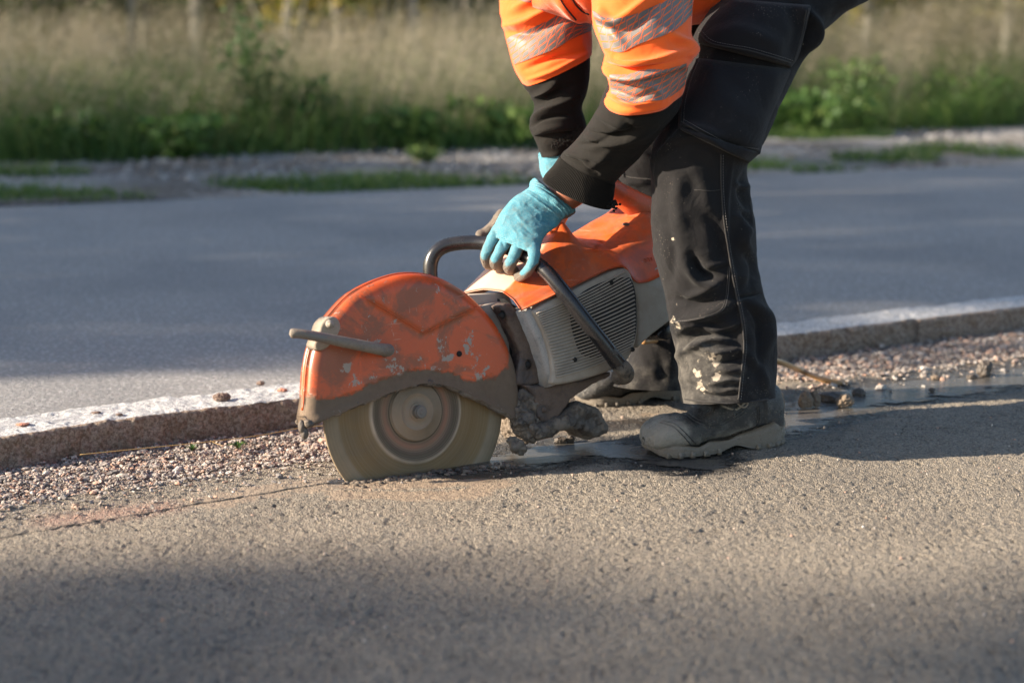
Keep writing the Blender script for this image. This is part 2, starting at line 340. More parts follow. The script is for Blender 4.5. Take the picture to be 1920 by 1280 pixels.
def m_granite():
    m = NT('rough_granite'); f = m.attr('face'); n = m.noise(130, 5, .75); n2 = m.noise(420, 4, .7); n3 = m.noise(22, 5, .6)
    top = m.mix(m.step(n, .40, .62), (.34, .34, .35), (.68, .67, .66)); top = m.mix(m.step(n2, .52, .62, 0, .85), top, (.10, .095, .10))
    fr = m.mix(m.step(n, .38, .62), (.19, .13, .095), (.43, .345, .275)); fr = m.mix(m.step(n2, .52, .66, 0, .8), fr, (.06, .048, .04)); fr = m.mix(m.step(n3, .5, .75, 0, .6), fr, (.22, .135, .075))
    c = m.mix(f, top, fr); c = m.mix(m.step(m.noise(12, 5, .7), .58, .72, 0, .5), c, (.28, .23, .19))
    return m.out(c, .8, m.bump(m.math('ADD', n, n2), .005, .9), spec=.35)
GRANITE = m_granite()
def m_stones(name='gravel_stones', ramp=None):
    m = NT(name); v = m.attr('mud'); n = m.noise(380, 4, .7)
    c = m.ramp(v, ramp or [(0, (.13, .12, .115)), (.25, (.23, .205, .19)), (.45, (.34, .27, .23)), (.60, (.44, .26, .185)), (.70, (.42, .36, .31)), (.86, (.19, .175, .165)), (1, (.56, .51, .46))])
    c = m.mix(m.step(n, .5, .7, 0, .55), c, (.30, .24, .20)); return m.out(c, .85, m.bump(n, .002, .7), spec=.3)
STONES = m_stones()
def m_puddle():
    m = NT('muddy_water'); n = m.noise(20, 4, .6, stretch=(.5, 1, 1)); e = m.attr('mud')
    a = m.math('ADD', e, m.math('MULTIPLY', m.math('SUBTRACT', m.noise(38, 6, .7, stretch=(.45, 1, 1)), .5), 2.4))
    m.out(m.mix(n, (.06, .055, .05), (.11, .10, .09)), m.step(n, .3, .7, .10, .34), m.bump(m.noise(120, 5, .7, stretch=(.5, 1, 1)), .003, .5), spec=.85)
    m.put(m.b.inputs['Alpha'], m.step(a, .42, .55)); return m.m
WATER = m_puddle()
def m_leaf(name, stops, tr=.35):
    m = NT(name); c = m.ramp(m.attr('mud'), stops); m.out(c, .55, spec=.3)
    t = m.t.nodes.new('ShaderNodeBsdfTranslucent'); m.put(t.inputs[0], c); x = m.t.nodes.new('ShaderNodeMixShader'); x.inputs[0].default_value = tr
    o = m.t.nodes['Material Output']; m.t.links.new(m.b.outputs[0], x.inputs[1]); m.t.links.new(t.outputs[0], x.inputs[2]); m.t.links.new(x.outputs[0], o.inputs[0]); return m.m
DRYGRASS = m_leaf('dry_grass', [(0, (.035, .065, .018)), (.3, (.085, .10, .04)), (.6, (.18, .158, .095)), (1, (.37, .315, .225))])
GREENS = m_leaf('green_leaves', [(0, (.028, .065, .018)), (.5, (.06, .125, .028)), (.8, (.11, .18, .04)), (1, (.19, .22, .07))])
FOREST = m_leaf('forest_leaves', [(0, (.008, .024, .007)), (.5, (.022, .055, .012)), (.8, (.09, .13, .015)), (1, (.36, .27, .02))])
def m_bark():
    m = NT('pale_bark'); n = m.noise(6, 5, .7, stretch=(1, 1, .4)); c = m.mix(m.step(n, .4, .65), (.27, .25, .21), (.07, .06, .05)); return m.out(c, .9, m.bump(n, .02, .5))
BARK = m_bark()
def m_soil():
    m = NT('verge_gravel_soil'); n = m.noise(1.6, 5, .65); n2 = m.noise(40, 5, .7); c = m.mix(m.step(n, .4, .6), (.10, .085, .07), (.25, .235, .22)); c = m.mix(m.step(n2, .45, .7, 0, .6), c, (.33, .31, .30)); return m.out(c, .95, m.bump(n2, .02, .6), spec=.2)
SOIL = m_soil()
def m_field():
    m = NT('field_ground'); n = m.noise(1.5, 5, .65); return m.out(m.mix(n, (.035, .045, .018), (.08, .075, .04)), .95)
FIELD = m_field()
#@@GROUND
# ================================================================== ground
ZG, ZK, ZR = -.03, .027, .018      # gravel bed, kerb top, road
def gp(L, z=0.): return np.array([G(u, v, z)[:2] for u, v in L])
edge = gp([(-900, 1090), (-300, 1005), (0, 955), (97, 932), (194, 919), (290, 909), (387, 893), (452, 883), (517, 870), (613, 861), (800, 826), (900, 800), (1050, 752), (1200, 722), (1350, 710), (1460, 710), (1540, 712), (1661, 700), (1755, 687), (1920, 666), (2400, 600), (3200, 520)])
kerbf = gp([(-1000, 975), (-400, 878), (0, 819), (194, 790), (323, 774), (565, 746), (1000, 693), (1452, 633), (1630, 609), (1755, 594), (1920, 575), (2500, 510), (3200, 450)], ZK)
wetA = gp([(905, 868), (960, 858), (1080, 838), (1200, 842), (1290, 862)]); wetB = gp([(1440, 792), (1500, 775), (1600, 742), (1720, 725), (1920, 697), (2400, 640)])
wetC = gp([(1130, 800), (1220, 790)])
cut = gp([(-400, 1078), (0, 1008), (129, 984), (290, 958), (371, 943), (468, 929), (591, 908), (655, 898)])
slurA = gp([(400, 938), (520, 915), (640, 905), (760, 905), (900, 900)]); slurB = gp([(640, 925), (760, 930), (880, 925), (930, 905)])
redA = gp([(110, 975), (200, 962), (300, 950)]); redB = gp([(560, 905), (610, 900)])
def axis(segs):
    r = []
    for a, b, st in segs: r += list(np.arange(a, b, st))
    return np.array(r+[segs[-1][1]])
xs = axis([(-2.6, -1.2, .012), (-1.2, 1.2, .0031), (1.2, 3.2, .012)]); ys = axis([(1.6, 2.3, .012), (2.3, 4.25, .0031), (4.25, 6.4, .009)])
X, Y = np.meshgrid(xs, ys, indexing='ij'); XY = np.stack([X.ravel(), Y.ravel()], 1); P3 = np.c_[XY, np.zeros(len(XY))]
def side(poly, XY):               # >0 beyond the line (larger y)
    return XY[:, 1]-np.interp(XY[:, 0], poly[:, 0], poly[:, 1])
se = side(edge, XY)+.012*fbm(P3*14, 4, 5); sk = side(kerbf, XY)
grav = sstep(0, .03, se)
def bell(d, w): return np.exp(-(d/w)**2)
wet = np.maximum.reduce([1.25*bell(dpoly(XY, wetA), .12), 1.15*bell(dpoly(XY, wetB), .15), .8*bell(dpoly(XY, wetC), .06), .95*bell(dpoly(XY, gp([(640, 900), (700, 892), (940, 856)])), .028)])
slur = np.maximum.reduce([.95*bell(dpoly(XY, slurA), .06), .9*bell(dpoly(XY, slurB), .05), .65*bell(dpoly(XY, wetB+[0, .06]), .12), .6*bell(dpoly(XY, gp([(1000, 825), (1180, 790), (1300, 775)])), .08)])
red = np.maximum(bell(dpoly(XY, redA), .07)*.62, .45*bell(dpoly(XY, redB), .04))
pn = vn(P3*[240, 240, 1], 31); pit = sstep(.3, .75, pn)*sstep(-.25, .2, fbm(P3*25, 3, 37))*(1-grav)*(1-sstep(.3, .7, slur)); pit2 = sstep(.62, .85, vn(P3*95, 33))*(1-grav)
Z = .0009*fbm(P3*18, 3, 1)+.0022*fbm(P3*150, 2, 2)-.0024*pit-.0022*pit2-.006*wet+.003*fbm(P3*4, 2, 9)
Z = Z*(1-.4*slur)
Z = Z*(1-grav)+grav*(ZG-.006+.006*fbm(P3*30, 4, 3)+.0045*vn(P3*80, 4)-.004*bell(sk, .08)) - .0*wet
Z[sk > .05] = -.10
build('ground', np.c_[XY, Z], grid_faces(len(xs), len(ys)), NEARA, attrs=dict(wet=wet, red=red, gravel=grav, slurry=slur, pit=np.maximum(pit*.9, pit2*.55)))['kind'] = 'structure'
# far ground: one sheet to the horizon
fg = np.array([(-300, -60, -.12), (300, -60, -.12), (300, 400, -.12), (-300, 400, -.12)], float)
build('terrain', fg, [[(0, 1, 2, 3)]][0] and np.array([(0, 1, 2, 3)]), FIELD)['kind'] = 'structure'
# asphalt under and around the detailed sheet
for nm, b in (('pavement', (-12, -8, 12, 1.6)),):
    build(nm, [(b[0], b[1], -.002), (b[2], b[1], -.002), (b[2], b[3], -.002), (b[0], b[3], -.002)], np.array([(0, 1, 2, 3)]), NEARA)['kind'] = 'structure'
# saw cut: flat black ribbon, painted shade in place of a slot
cp = lin(cut, 260); c3 = np.c_[cp, np.zeros(260)]; cp = cp+.0016*np.c_[vn(c3*60, 3), vn(c3*60+9, 4)]; tt = nrm(np.gradient(cp, axis=0)); nn_ = np.c_[-tt[:, 1], tt[:, 0]]
wd = .0024+.0014*vn(c3*90, 5)[:, None]
zc = np.interp
def gz(p):                         # ground height at a point
    i = np.clip(np.searchsorted(xs, p[:, 0]), 0, len(xs)-1); j = np.clip(np.searchsorted(ys, p[:, 1]), 0, len(ys)-1); return Z.reshape(len(xs), len(ys))[i, j]
cz = gz(cp)+.0012
build('saw_cut', np.vstack([np.c_[cp-nn_*wd, cz], np.c_[cp+nn_*wd, cz]]), np.array([(i, i+1, 261+i, 260+i) for i in range(259)]), BLACKP, attrs=dict(mud=np.zeros(520)))['kind'] = 'structure'
# road, verge
def strip(name, near, far, mat, z0, z1, n=200, m=30, amp=0., freq=3, attrs=None):
    a = lin(near, n); b = lin(far, n); t = np.linspace(0, 1, m)[None, :, None]
    V = a[:, None]*(1-t)+b[:, None]*t; z = z0+(z1-z0)*t[..., 0]*np.ones((n, 1)); V = np.concatenate([V, z[..., None]], 2).reshape(-1, 3)
    V[:, 2] += amp*fbm(np.c_[V[:, :2], np.zeros(len(V))]*freq, 4, 8); o = build(name, V, grid_faces(n, m), mat); o['kind'] = 'structure'; return V
kb = kerbf+np.array([-.08, .17]); kb = kerbf+nrm(np.c_[-np.gradient(kerbf[:, 1]), np.gradient(kerbf[:, 0])])*.150
vedge = gp([(-2200, 480), (-600, 418), (0, 392), (960, 352), (1920, 311), (2700, 280), (4200, 240)], ZR)
strip('road', kb, vedge, ROAD, ZR, ZR+.01, 300, 40, .002, 6)
gedge = gp([(-2200, 366), (-600, 330), (0, 308), (960, 275), (1920, 238), (2700, 214), (4200, 190)], .06)
vd = nrm(gedge-vedge); far2 = gedge+np.array([0, 60.])
strip('verge', vedge, gedge, SOIL, ZR+.004, .07, 300, 40, .03, 1.6)
strip('field', gedge, far2, FIELD, .066, .3, 60, 60, .05, .4)
# kerb stones
def kerb_stone(a, b, label, seed):
    n = 420; L = lin(kerbf, 2400); i0 = np.argmin(np.abs(L[:, 0]-a)); i1 = np.argmin(np.abs(L[:, 0]-b)); P = lin(L[i0:i1+1], n)
    T = nrm(np.gradient(P, axis=0)); Nn = np.c_[-T[:, 1], T[:, 0]]
    prof = [(0, ZG-.08)]+[(0, z) for z in np.linspace(ZG-.05, ZK-.008, 22)]+[(.002, ZK-.003), (.006, ZK)]+[(x, ZK) for x in np.linspace(.01, .148, 36)]+[(.153, ZK-.004), (.155, ZK-.02), (.155, ZG-.08)]
    pr = np.array(prof); V = np.zeros((n, len(pr), 3)); V[:, :, :2] = P[:, None]+Nn[:, None]*pr[None, :, 0:1]; V[:, :, 2] = pr[:, 1]
    V = V.reshape(-1, 3); ft = np.tile((pr[:, 0] < .008).astype(float), n)
    d = .008*fbm(V*16, 5, seed)+.0055*fbm(V*60, 4, seed+3); nv = np.repeat(Nn, len(pr), 0)
    edgew = np.tile(np.exp(-((pr[:, 0]-.004)/.02)**2*(pr[:, 1] > ZK-.02)), n)
    V[:, 2] += np.where(ft < .5, d*.8, d*.4)-.004*edgew*np.abs(vn(V*9, seed+8)); V[:, :2] -= nv*(d*ft*1.3)[:, None]
    V[:, :2] += nv*(ft*(.012*np.maximum(0, fbm(V*7, 3, seed+5))))[:, None]
    k = len(pr); F = [grid_faces(n, k)]
    V = np.vstack([V, V[:k].mean(0), V[-k:].mean(0)]); N0 = n*k
    F.append(np.array([(j+1, j, N0) for j in range(k-1)]+[((n-1)*k+j, (n-1)*k+j+1, N0+1) for j in range(k-1)]))
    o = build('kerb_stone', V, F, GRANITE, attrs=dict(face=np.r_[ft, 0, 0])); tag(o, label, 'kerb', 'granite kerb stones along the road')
xk = lambda u, v: G(u, v, ZK)[0]
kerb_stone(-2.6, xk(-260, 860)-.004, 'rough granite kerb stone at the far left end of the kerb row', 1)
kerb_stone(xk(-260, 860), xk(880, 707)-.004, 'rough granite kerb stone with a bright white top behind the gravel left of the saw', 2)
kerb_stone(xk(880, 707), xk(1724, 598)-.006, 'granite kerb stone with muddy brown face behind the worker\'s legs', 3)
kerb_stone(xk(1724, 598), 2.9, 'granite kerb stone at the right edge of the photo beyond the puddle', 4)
# gravel
rng = np.random.default_rng(4)
def gravel(n, x0, x1, smin, smax, sub, seed):
    mb = MB(); rg = np.random.default_rng(seed); V0, T0 = ICO[sub]; got = 0; Vs = []; Ts = []; As = []
    x = rg.uniform(x0, x1, n*3); ye = np.interp(x, edge[:, 0], edge[:, 1]); yk = np.interp(x, kerbf[:, 0], kerbf[:, 1])
    t = rg.random(n*3); t = np.where(rg.random(n*3) < .04, -rg.random(n*3)**2*.35, t); y = ye-.012+(yk-ye+.008)*t; keep = np.where(rg.random(n*3) < (yk-ye)/.45)[0][:n]
    for q, i in enumerate(keep):
        s = smin+(smax-smin)*rg.random()**3; B = V0*(1+.75*(hsh(np.arange(len(V0)), int(q), 3, seed)[:, None]-.5)); sc = s*np.array([rg.uniform(.7, 1.3), rg.uniform(.6, 1.1), rg.uniform(.35, .65)])
        a = rg.uniform(0, 6.28); b = rg.normal(0, .5); Rm = np.array([[math.cos(a), -math.sin(a), 0], [math.sin(a), math.cos(a), 0], [0, 0, 1]])@np.array([[1, 0, 0], [0, math.cos(b), -math.sin(b)], [0, math.sin(b), math.cos(b)]])
        Vs.append((B*sc)@Rm.T+np.array([x[i], y[i], 0])); As.append(np.full(len(V0), rg.random())); Ts.append(T0+got*len(V0)); got += 1
    ctr = np.array([v.mean(0)[:2] for v in Vs]); z = gz(ctr)
    V = np.vstack(Vs); V[:, 2] += np.repeat(z+.001+.004*rg.random(len(z)), len(V0)); return V, np.vstack(Ts), np.concatenate(As)
parts = [gravel(24000, -1.15, -.05, .0013, .0058, 0, 1), gravel(420, -1.15, -.1, .004, .0135, 1, 2), gravel(9000, -.05, 1.6, .002, .008, 0, 3), gravel(500, .2, 1.6, .006, .012, 1, 5)]
V = []; T = []; A = []; o = 0
for v, t, a in parts: V.append(v); T.append(t+o); A.append(a); o += len(v)
tag(build('gravel', np.vstack(V), np.vstack(T), STONES, smooth=False, attrs=dict(mud=np.concatenate(A))), 'pink and grey crushed gravel strip between asphalt and kerb', 'gravel', kind='stuff')
# loose crumbs on the asphalt
n = 1500; cx = rng.uniform(-1.1, 1.2, n); cy = rng.uniform(2.4, 3.9, n); ok = side(edge, np.c_[cx, cy]) < -.0; cx, cy = cx[ok], cy[ok]; n = len(cx)
V0, T0 = ICO[0]; s = .0006+.0022*rng.random(n)**4
V = (V0[None]*s[:, None, None]*(1+.4*rng.random((n, len(V0), 1)))); V = V+np.stack([cx, cy, gz(np.c_[cx, cy])+s*.4], 1)[:, None]
tag(build('grit', V.reshape(-1, 3), (T0[None]+np.arange(n)[:, None, None]*len(V0)).reshape(-1, 3), STONES, smooth=False, attrs=dict(mud=np.repeat(rng.random(n), len(V0)))), 'tiny loose grit scattered on the asphalt', 'grit', kind='stuff')
rgc = np.random.default_rng(12); n = 320; tq = rgc.random(n); ca, cb = gp([(640, 903)])[0], gp([(960, 858)])[0]; cc = ca+(cb-ca)*tq[:, None]; nc = nrm(np.array([-(cb-ca)[1], (cb-ca)[0]])); cc = cc-nc*(.006+.05*rgc.random(n)[:, None]**2.2)
Vc0, Tc0 = ICO[1]; s = .0012+.0045*rgc.random(n)**3; V = Vc0[None]*s[:, None, None]*(1+.5*(rgc.random((n, len(Vc0), 1))-.5))*[1.3, 1, .7]; V = V+np.stack([cc[:, 0], cc[:, 1], gz(cc)+s*.3], 1)[:, None]
tag(build('wet_crumbs', V.reshape(-1, 3), (Tc0[None]+np.arange(n)[:, None, None]*len(Vc0)).reshape(-1, 3), MUD, attrs=dict(mud=np.repeat(rgc.random(n), len(Vc0)))), 'dark wet crumbs of cut asphalt along the blade slot', 'crumbs', kind='stuff')
# puddles: water sheets lying in the low parts of the displaced ground
def puddle(poly, z, label, name='puddle', w0=.05):
    P = lin(poly, 60); lo_, hi_ = P.min(0)-w0*1.3, P.max(0)+w0*1.3; gx = np.arange(lo_[0], hi_[0], .012); gy = np.arange(lo_[1], hi_[1], .012)
    A, B = np.meshgrid(gx, gy, indexing='ij'); pt = np.stack([A.ravel(), B.ravel()], 1); d = dpoly(pt, P)/w0*(1+.35*fbm(np.c_[pt*9, pt[:, 0]*0], 3, 3)); e = np.clip(1.05-d, 0, 1)*1.05
    F = grid_faces(len(gx), len(gy)); F = F[(e[F] > .02).any(1)]; u_, inv = np.unique(F, return_inverse=True)
    tag(build(name, np.c_[pt[u_], np.full(len(u_), z)], inv.reshape(F.shape), WATER, attrs=dict(mud=e[u_])), label, 'puddle', kind='structure')
puddle(gp([(930, 862), (1000, 852), (1080, 836), (1150, 838), (1230, 848), (1300, 864)]), -.0042, 'shallow milky puddle between the saw and the boot', w0=.10)
puddle(gp([(1120, 806), (1180, 800), (1260, 788)]), -.0030, 'thin film of water behind the toe of the boot', w0=.022)
puddle(gp([(1450, 788), (1500, 775), (1600, 744), (1720, 726), (1920, 700), (2300, 655)]), -.0040, 'long blue puddle along the asphalt edge at the right', w0=.15)
#@@SMALL
# ================================================================== stones, clods, hose, straw
CLOD = dusty('dry_mud_clod', (.17, .13, .095), (.26, .20, .15), .9, .1, 90, bumpd=.003)
BROWNROCK = dusty('brown_stone', (.14, .095, .075), (.23, .17, .14), .8, -.1, 90)
REDROCK = dusty('red_stone', (.42, .17, .11), (.36, .24, .19), .8, -.2, 90)
def rock(u, v, z, wpx, hpx, label, mat, seed, group=None, name='stone'):
    p = G(u, v, z); sc = dep(p)/FPX; a, b = wpx*sc/2, hpx*sc/2; mb = MB()
    Vv, T = ICO[4]; d = 1+.5*fbm(Vv*1.5+seed*3.1, 4, seed)+(.16*fbm(Vv*7+seed, 3, seed+2)+.05*vn(Vv*16, seed)) + (.25*np.abs(vn(Vv*2.6+seed, seed+6))); X = Vv*d[:, None]*[a, a*.8, b]; X = X+p+np.array([0, 0, b*.75]); X[:, 2] = np.maximum(X[:, 2], z-.002)
    mb.add(X, None, T); tag(mb.build(name, mat, loc=p), label, 'clod' if name == 'mud_clod' else 'stone', group)
gk = 'loose stones lying on the kerb'
rock(416, 750, ZK, 30, 15, 'dark brown stone lying on the kerb top just left of the saw guard', BROWNROCK, 1, gk)
rock(489, 721, ZK, 14, 7, 'small dark stone at the back edge of the kerb near the saw guard', BROWNROCK, 2, gk)
rock(530, 733, ZK, 16, 6, 'flat red stone on the kerb top beside the saw guard', REDROCK, 3, gk)
rock(181, 775, ZK, 15, 5, 'flat brown stone on the left part of the kerb top', BROWNROCK, 4, gk)
rock(224, 778, ZK, 12, 4, 'thin brown chip at the front edge of the kerb top', BROWNROCK, 5, gk)
rock(42, 797, ZK, 20, 5, 'flat reddish stone on the kerb top at the left edge of the photo', REDROCK, 6, gk)
gk = 'mud clods lying by the long puddle'
rock(1510, 762, 0, 24, 30, 'tall crumbly mud clod, left one of the pair right behind the boot', CLOD, 7, gk, 'mud_clod')
rock(1529, 760, 0, 17, 30, 'dark mud clod leaning against the tall clod behind the boot', CLOD, 8, gk, 'mud_clod')
rock(1560, 751, -.004, 42, 17, 'low dark mud clod lying in the puddle', MUD, 9, gk, 'mud_clod')
rock(1584, 760, 0, 30, 22, 'tan mud clod at the near edge of the puddle', CLOD, 10, gk, 'mud_clod')
rock(1610, 741, -.004, 24, 14, 'small dark mud clod in the puddle beyond the tan clod', MUD, 11, gk, 'mud_clod')
rock(1846, 705, -.004, 24, 32, 'pointed dark mud clod standing in the far end of the puddle', MUD, 12, gk, 'mud_clod')
rock(1822, 709, -.004, 18, 9, 'low mud lump beside the pointed clod', MUD, 13, gk, 'mud_clod')
rock(1754, 711, -.004, 16, 8, 'little brown mud lump in the middle of the puddle', CLOD, 14, gk, 'mud_clod')
rock(1747, 735, -.004, 10, 9, 'tiny black mud lump near the sunlit side of the puddle', MUD, 15, gk, 'mud_clod')
rock(1463, 772, 0, 16, 34, 'upright pale mud flake right behind the heel of the boot', CLOD, 16, gk, 'mud_clod')
rock(1050, 830, -.004, 20, 13, 'dark mud crumb in the puddle under the saw', MUD, 17, gk, 'mud_clod')
rock(1069, 828, -.004, 15, 15, 'pointed dark mud crumb in the puddle under the saw foot', MUD, 18, gk, 'mud_clod')
rock(1265, 1102, 0, 0.1, 0.1, 'x', CLOD, 19) if False else None
mb = MB(); gk = 'stones'
HOSE = NT('ochre_hose'); HOSE = HOSE.out(HOSE.mix(HOSE.noise(30, 4), (.42, .22, .075), (.27, .16, .08)), .45)
hp = [(1206, 640, .16), (1235, 638, .17), (1290, 650, .13), (1380, 660, .07), (1455, 676, .035), (1500, 694, .012), (1545, 712, .004), (1580, 718, -.004), (1620, 722, -.03)]
hq = cr(np.array([D(u, v, {0: 3.86, 1: 3.9}.get(i, 4.0)) if i < 5 else G(u, v, z+.004) for i, (u, v, z) in enumerate(hp)]), 70)
mb.tube(hq, .0065, 12); tag(mb.build('water_hose', HOSE), 'ochre water hose running from the saw behind the leg into the puddle', 'hose')
mb = MB(); sp = [(150, 852), (260, 841), (380, 829), (480, 817), (565, 802), (640, 795)]
mb.tube(cr(np.array([G(u, v, ZG+.020) for u, v in sp]), 50), .0009, 6); mb.tube(cr(np.array([G(u, v, ZG+.012) for u, v in [(395, 826), (405, 831), (418, 835)]]), 8), .0005, 5)
STRAW = NT('straw'); STRAW = STRAW.out((.42, .27, .10), .6)
tag(mb.build('dry_grass_stalk', STRAW), 'long yellow grass stalk lying on gravel along the kerb foot', 'stalk')
def sprig(u, v, seed, label, n=26, r=.02):
    mb = MB(); rg = np.random.default_rng(seed); p = G(u, v, ZG+.004)
    for _ in range(n):
        a = rg.uniform(0, 6.28); l = r*rg.uniform(.5, 1.2); q = p+np.array([math.cos(a)*l, math.sin(a)*l, rg.uniform(.003, .014)]); m_ = (p+q)/2+[0, 0, .006]; w = nrm(np.cross(q-p, [0, 0, 1]))*.0018
        mb.add([p-w*.3, p+w*.3, m_+w, m_-w, q], [(0, 1, 2, 3)], [(3, 2, 4)], rg.random())
    tag(mb.build('weed_sprig', GREENS), label, 'weed', 'small weeds growing in the gravel')
sprig(446, 840, 1, 'small yellow-green weed growing in gravel left of the saw', 40, .022)
sprig(360, 845, 2, 'tiny flat weed in gravel near the kerb foot', 22, .016)
#@@SAW
# ================================================================== cut-off saw
p0, p1 = G(655, 900), G(940, 856); AX = nrm(p1-p0); NH = np.array([AX[1], -AX[0], 0]); LE = R(8)
BX = np.array([0, 0, 1])*math.cos(LE)-NH*math.sin(LE); NX = np.cross(AX, BX)
if NX@NH < 0: NX = -NX
def mudify(o, vox=.0024, amp=.004, freq=70, seed=0, amp2=.002):
    rm = o.modifiers.new('r', 'REMESH'); rm.mode = 'VOXEL'; rm.voxel_size = vox; rm.use_smooth_shade = True
    dg = bpy.context.evaluated_depsgraph_get(); dg.update(); m2 = bpy.data.meshes.new_from_object(o.evaluated_get(dg)); o.modifiers.clear()
    v = np.zeros(len(m2.vertices)*3); m2.vertices.foreach_get('co', v); v = v.reshape(-1, 3); nr = np.zeros(len(v)*3); m2.vertices.foreach_get('normal', nr); nr = nr.reshape(-1, 3)
    v = v+nr*(amp*fbm(v*freq, 4, seed)+amp2*vn(v*freq*4, seed+3)+amp*.6*np.abs(vn(v*freq*.5, seed+5)))[:, None]
    m2.vertices.foreach_set('co', v.astype(np.float32).ravel())
    if 'mud' in m2.attributes: m2.attributes.remove(m2.attributes['mud'])
    at = m2.attributes.new('mud', 'FLOAT', 'POINT'); at.data.foreach_set('value', np.full(len(v), .6, np.float32)+.5*fbm(v*25, 3, seed+1).astype(np.float32))
    m2.polygons.foreach_set('use_smooth', np.ones(len(m2.polygons), bool)); mt = o.data.materials[0]; m2.materials.clear(); m2.materials.append(mt); o.data = m2
def Q(u, v, k=0.):
    r = ray(u, v); return CAM+r*(((p0+NX*k-CAM)@NX)/(r@NX))
BC = Q(778, 771); RB = .190
BC2 = lambda rr, th, k: BC+rr*(math.cos(th)*AX+math.sin(th)*BX)+NX*k
saw = thing('cut_off_saw', 'orange petrol cut-off saw with dirty round blade guard, cutting the asphalt', 'power saw', (BC[0], BC[1], 0))
# blade
prof = [(.0, .012), (.016, .012), (.0163, .0118), (.0165, .0095), (.0168, .0092), (.033, .0088), (.0333, .0092), (.035, .0092), (.0353, .0086), (.053, .0078), (.0535, .0074), (.054, .0026), (.057, .0022), (.072, .0018), (.080, .0034), (.088, .0055), (.094, .0058), (.098, .0028), (.105, .0018), (.158, .0018), (.160, .0024), (RB-.001, .0024), (RB, .0015), (RB, -.0015), (RB-.001, -.0024), (.16, -.0024), (.057, -.002), (.055, -.007), (.0, -.007)]
m_ = 128; V = np.array([BC+NX*k+r*(math.cos(t)*AX+math.sin(t)*BX) for r, k in prof for t in np.linspace(0, 2*math.pi, m_, endpoint=False)])
rad = np.repeat([r/RB for r, k in prof], m_)
build('blade', V, grid_faces(len(prof), m_, True), BLADE, saw, attrs=dict(rad=rad, mud=np.zeros(len(V))))
mb = MB()
for k0, k1, r0 in ((.012, .0235, .0125), (.0235, .0262, .0105), (.0262, .0275, .0045)):
    c_ = [BC+NX*k0+r0*(math.cos(t)*AX+math.sin(t)*BX) for t in np.linspace(0, 2*math.pi, 40, endpoint=False)]; mb.prism(c_, NX, 0, k1-k0, .0008, .1)
mb.build('blade_bolt', LEVER, saw, smooth=False)
# guard
K = .3438; gc = lambda L: np.array([(520+x*K+3, 480+y*K+1) for x, y in L])
up = gc([(128, 870), (140, 800), (147, 700), (157, 590), (180, 490), (222, 395), (290, 305), (380, 212), (500, 143), (620, 102), (720, 92), (820, 104), (920, 143), (1010, 200), (1085, 270), (1160, 360), (1222, 470), (1268, 590), (1290, 720), (1292, 850)])
lo = gc([(128, 918), (190, 890), (300, 848), (400, 805), (520, 758), (640, 715), (740, 690), (820, 690), (900, 708), (1000, 748), (1100, 798), (1200, 850), (1288, 905)])
n, m = 130, 60; U3 = np.array([Q(u, v) for u, v in lin(cr(up, 200), n)]); L3 = np.array([Q(u, v) for u, v in lin(cr(lo, 200), n)])
s = np.linspace(0, 1, m)**.85; s = 1-(1-s)**1.4
P = L3[:, None]*(1-s[None, :, None])+U3[:, None]*s[None, :, None]; PV = P.reshape(-1, 3)
to2 = lambda A: np.stack([(A-BC)@AX, (A-BC)@BX], -1)
do = dpoly(to2(PV), to2(U3)); dl = dpoly(to2(PV), to2(L3))
q = np.clip(do/.022, 0, 1); kk = .004+.018*np.sqrt(1-(1-q)**2)
Vc = np.array([Q(663, 552), Q(783, 624), Q(895, 570)]); dv, tv = dpoly(to2(PV), to2(Vc), True)
yl = np.interp(to2(PV)[:, 0], to2(Vc)[:, 0], to2(Vc)[:, 1]); above = sstep(-.004, .004, to2(PV)[:, 1]-yl)
kk += .003*above*sstep(0, .03, do)
kk += .005*bell(dl, .010)+.0015*fbm(to2(PV)[:, [0, 1, 1]]*30, 3, 2)*sstep(.06, .0, dl)
right = sstep(.10, .20, to2(PV)[:, 0]); left = sstep(-.12, -.2, to2(PV)[:, 0])
mud = np.clip(1.05*bell(dl, .030)+.55*bell(dl, .065)*(.5+.5*left+.6*right)+1.0*right*sstep(.16, .0, to2(PV)[:, 1])+.30*bell(do, .012)+.42*bell(np.linalg.norm(to2(PV)-to2(np.array([Q(800, 560)])), axis=1), .05)+.3*bell(np.linalg.norm(to2(PV)-to2(np.array([Q(705, 555)])), axis=1), .035), 0, 1.2)
chipa = np.zeros(len(PV))
for u_, v_, r_ in ((862, 655, .020), (815, 650, .018), (835, 662, .014), (885, 712, .018), (735, 690, .02), (800, 700, .02), (655, 712, .016), (640, 690, .012), (900, 690, .012), (700, 640, .012)): chipa = np.maximum(chipa, bell(np.linalg.norm(to2(PV)-to2(np.array([Q(u_, v_)])), axis=1), r_))
front = PV+NX*kk[:, None]; back = PV-NX*.024
F = [grid_faces(n, m), grid_faces(n, m)[:, ::-1]+n*m]
rim = np.arange(n)*m+m-1; low = np.arange(n)*m
F.append(np.array([(rim[i], rim[i+1], rim[i+1]+n*m, rim[i]+n*m) for i in range(n-1)]))
for c in (0, n-1): F.append(np.array([(c*m+j, c*m+j+1, c*m+j+1+n*m, c*m+j+n*m) for j in range(m-1)]))
guard = build('blade_guard', np.vstack([front, back]), F, GUARD, saw, attrs=dict(mud=np.r_[mud, mud], chipa=np.r_[chipa, chipa]))
mb = MB(); lp = L3+NX*.010; wob = .0018*vn(L3*90, 3)
V = []
for dk, db in ((.020, -.004), (.0225, .001), (.024, .006), (.021, .011)): pass
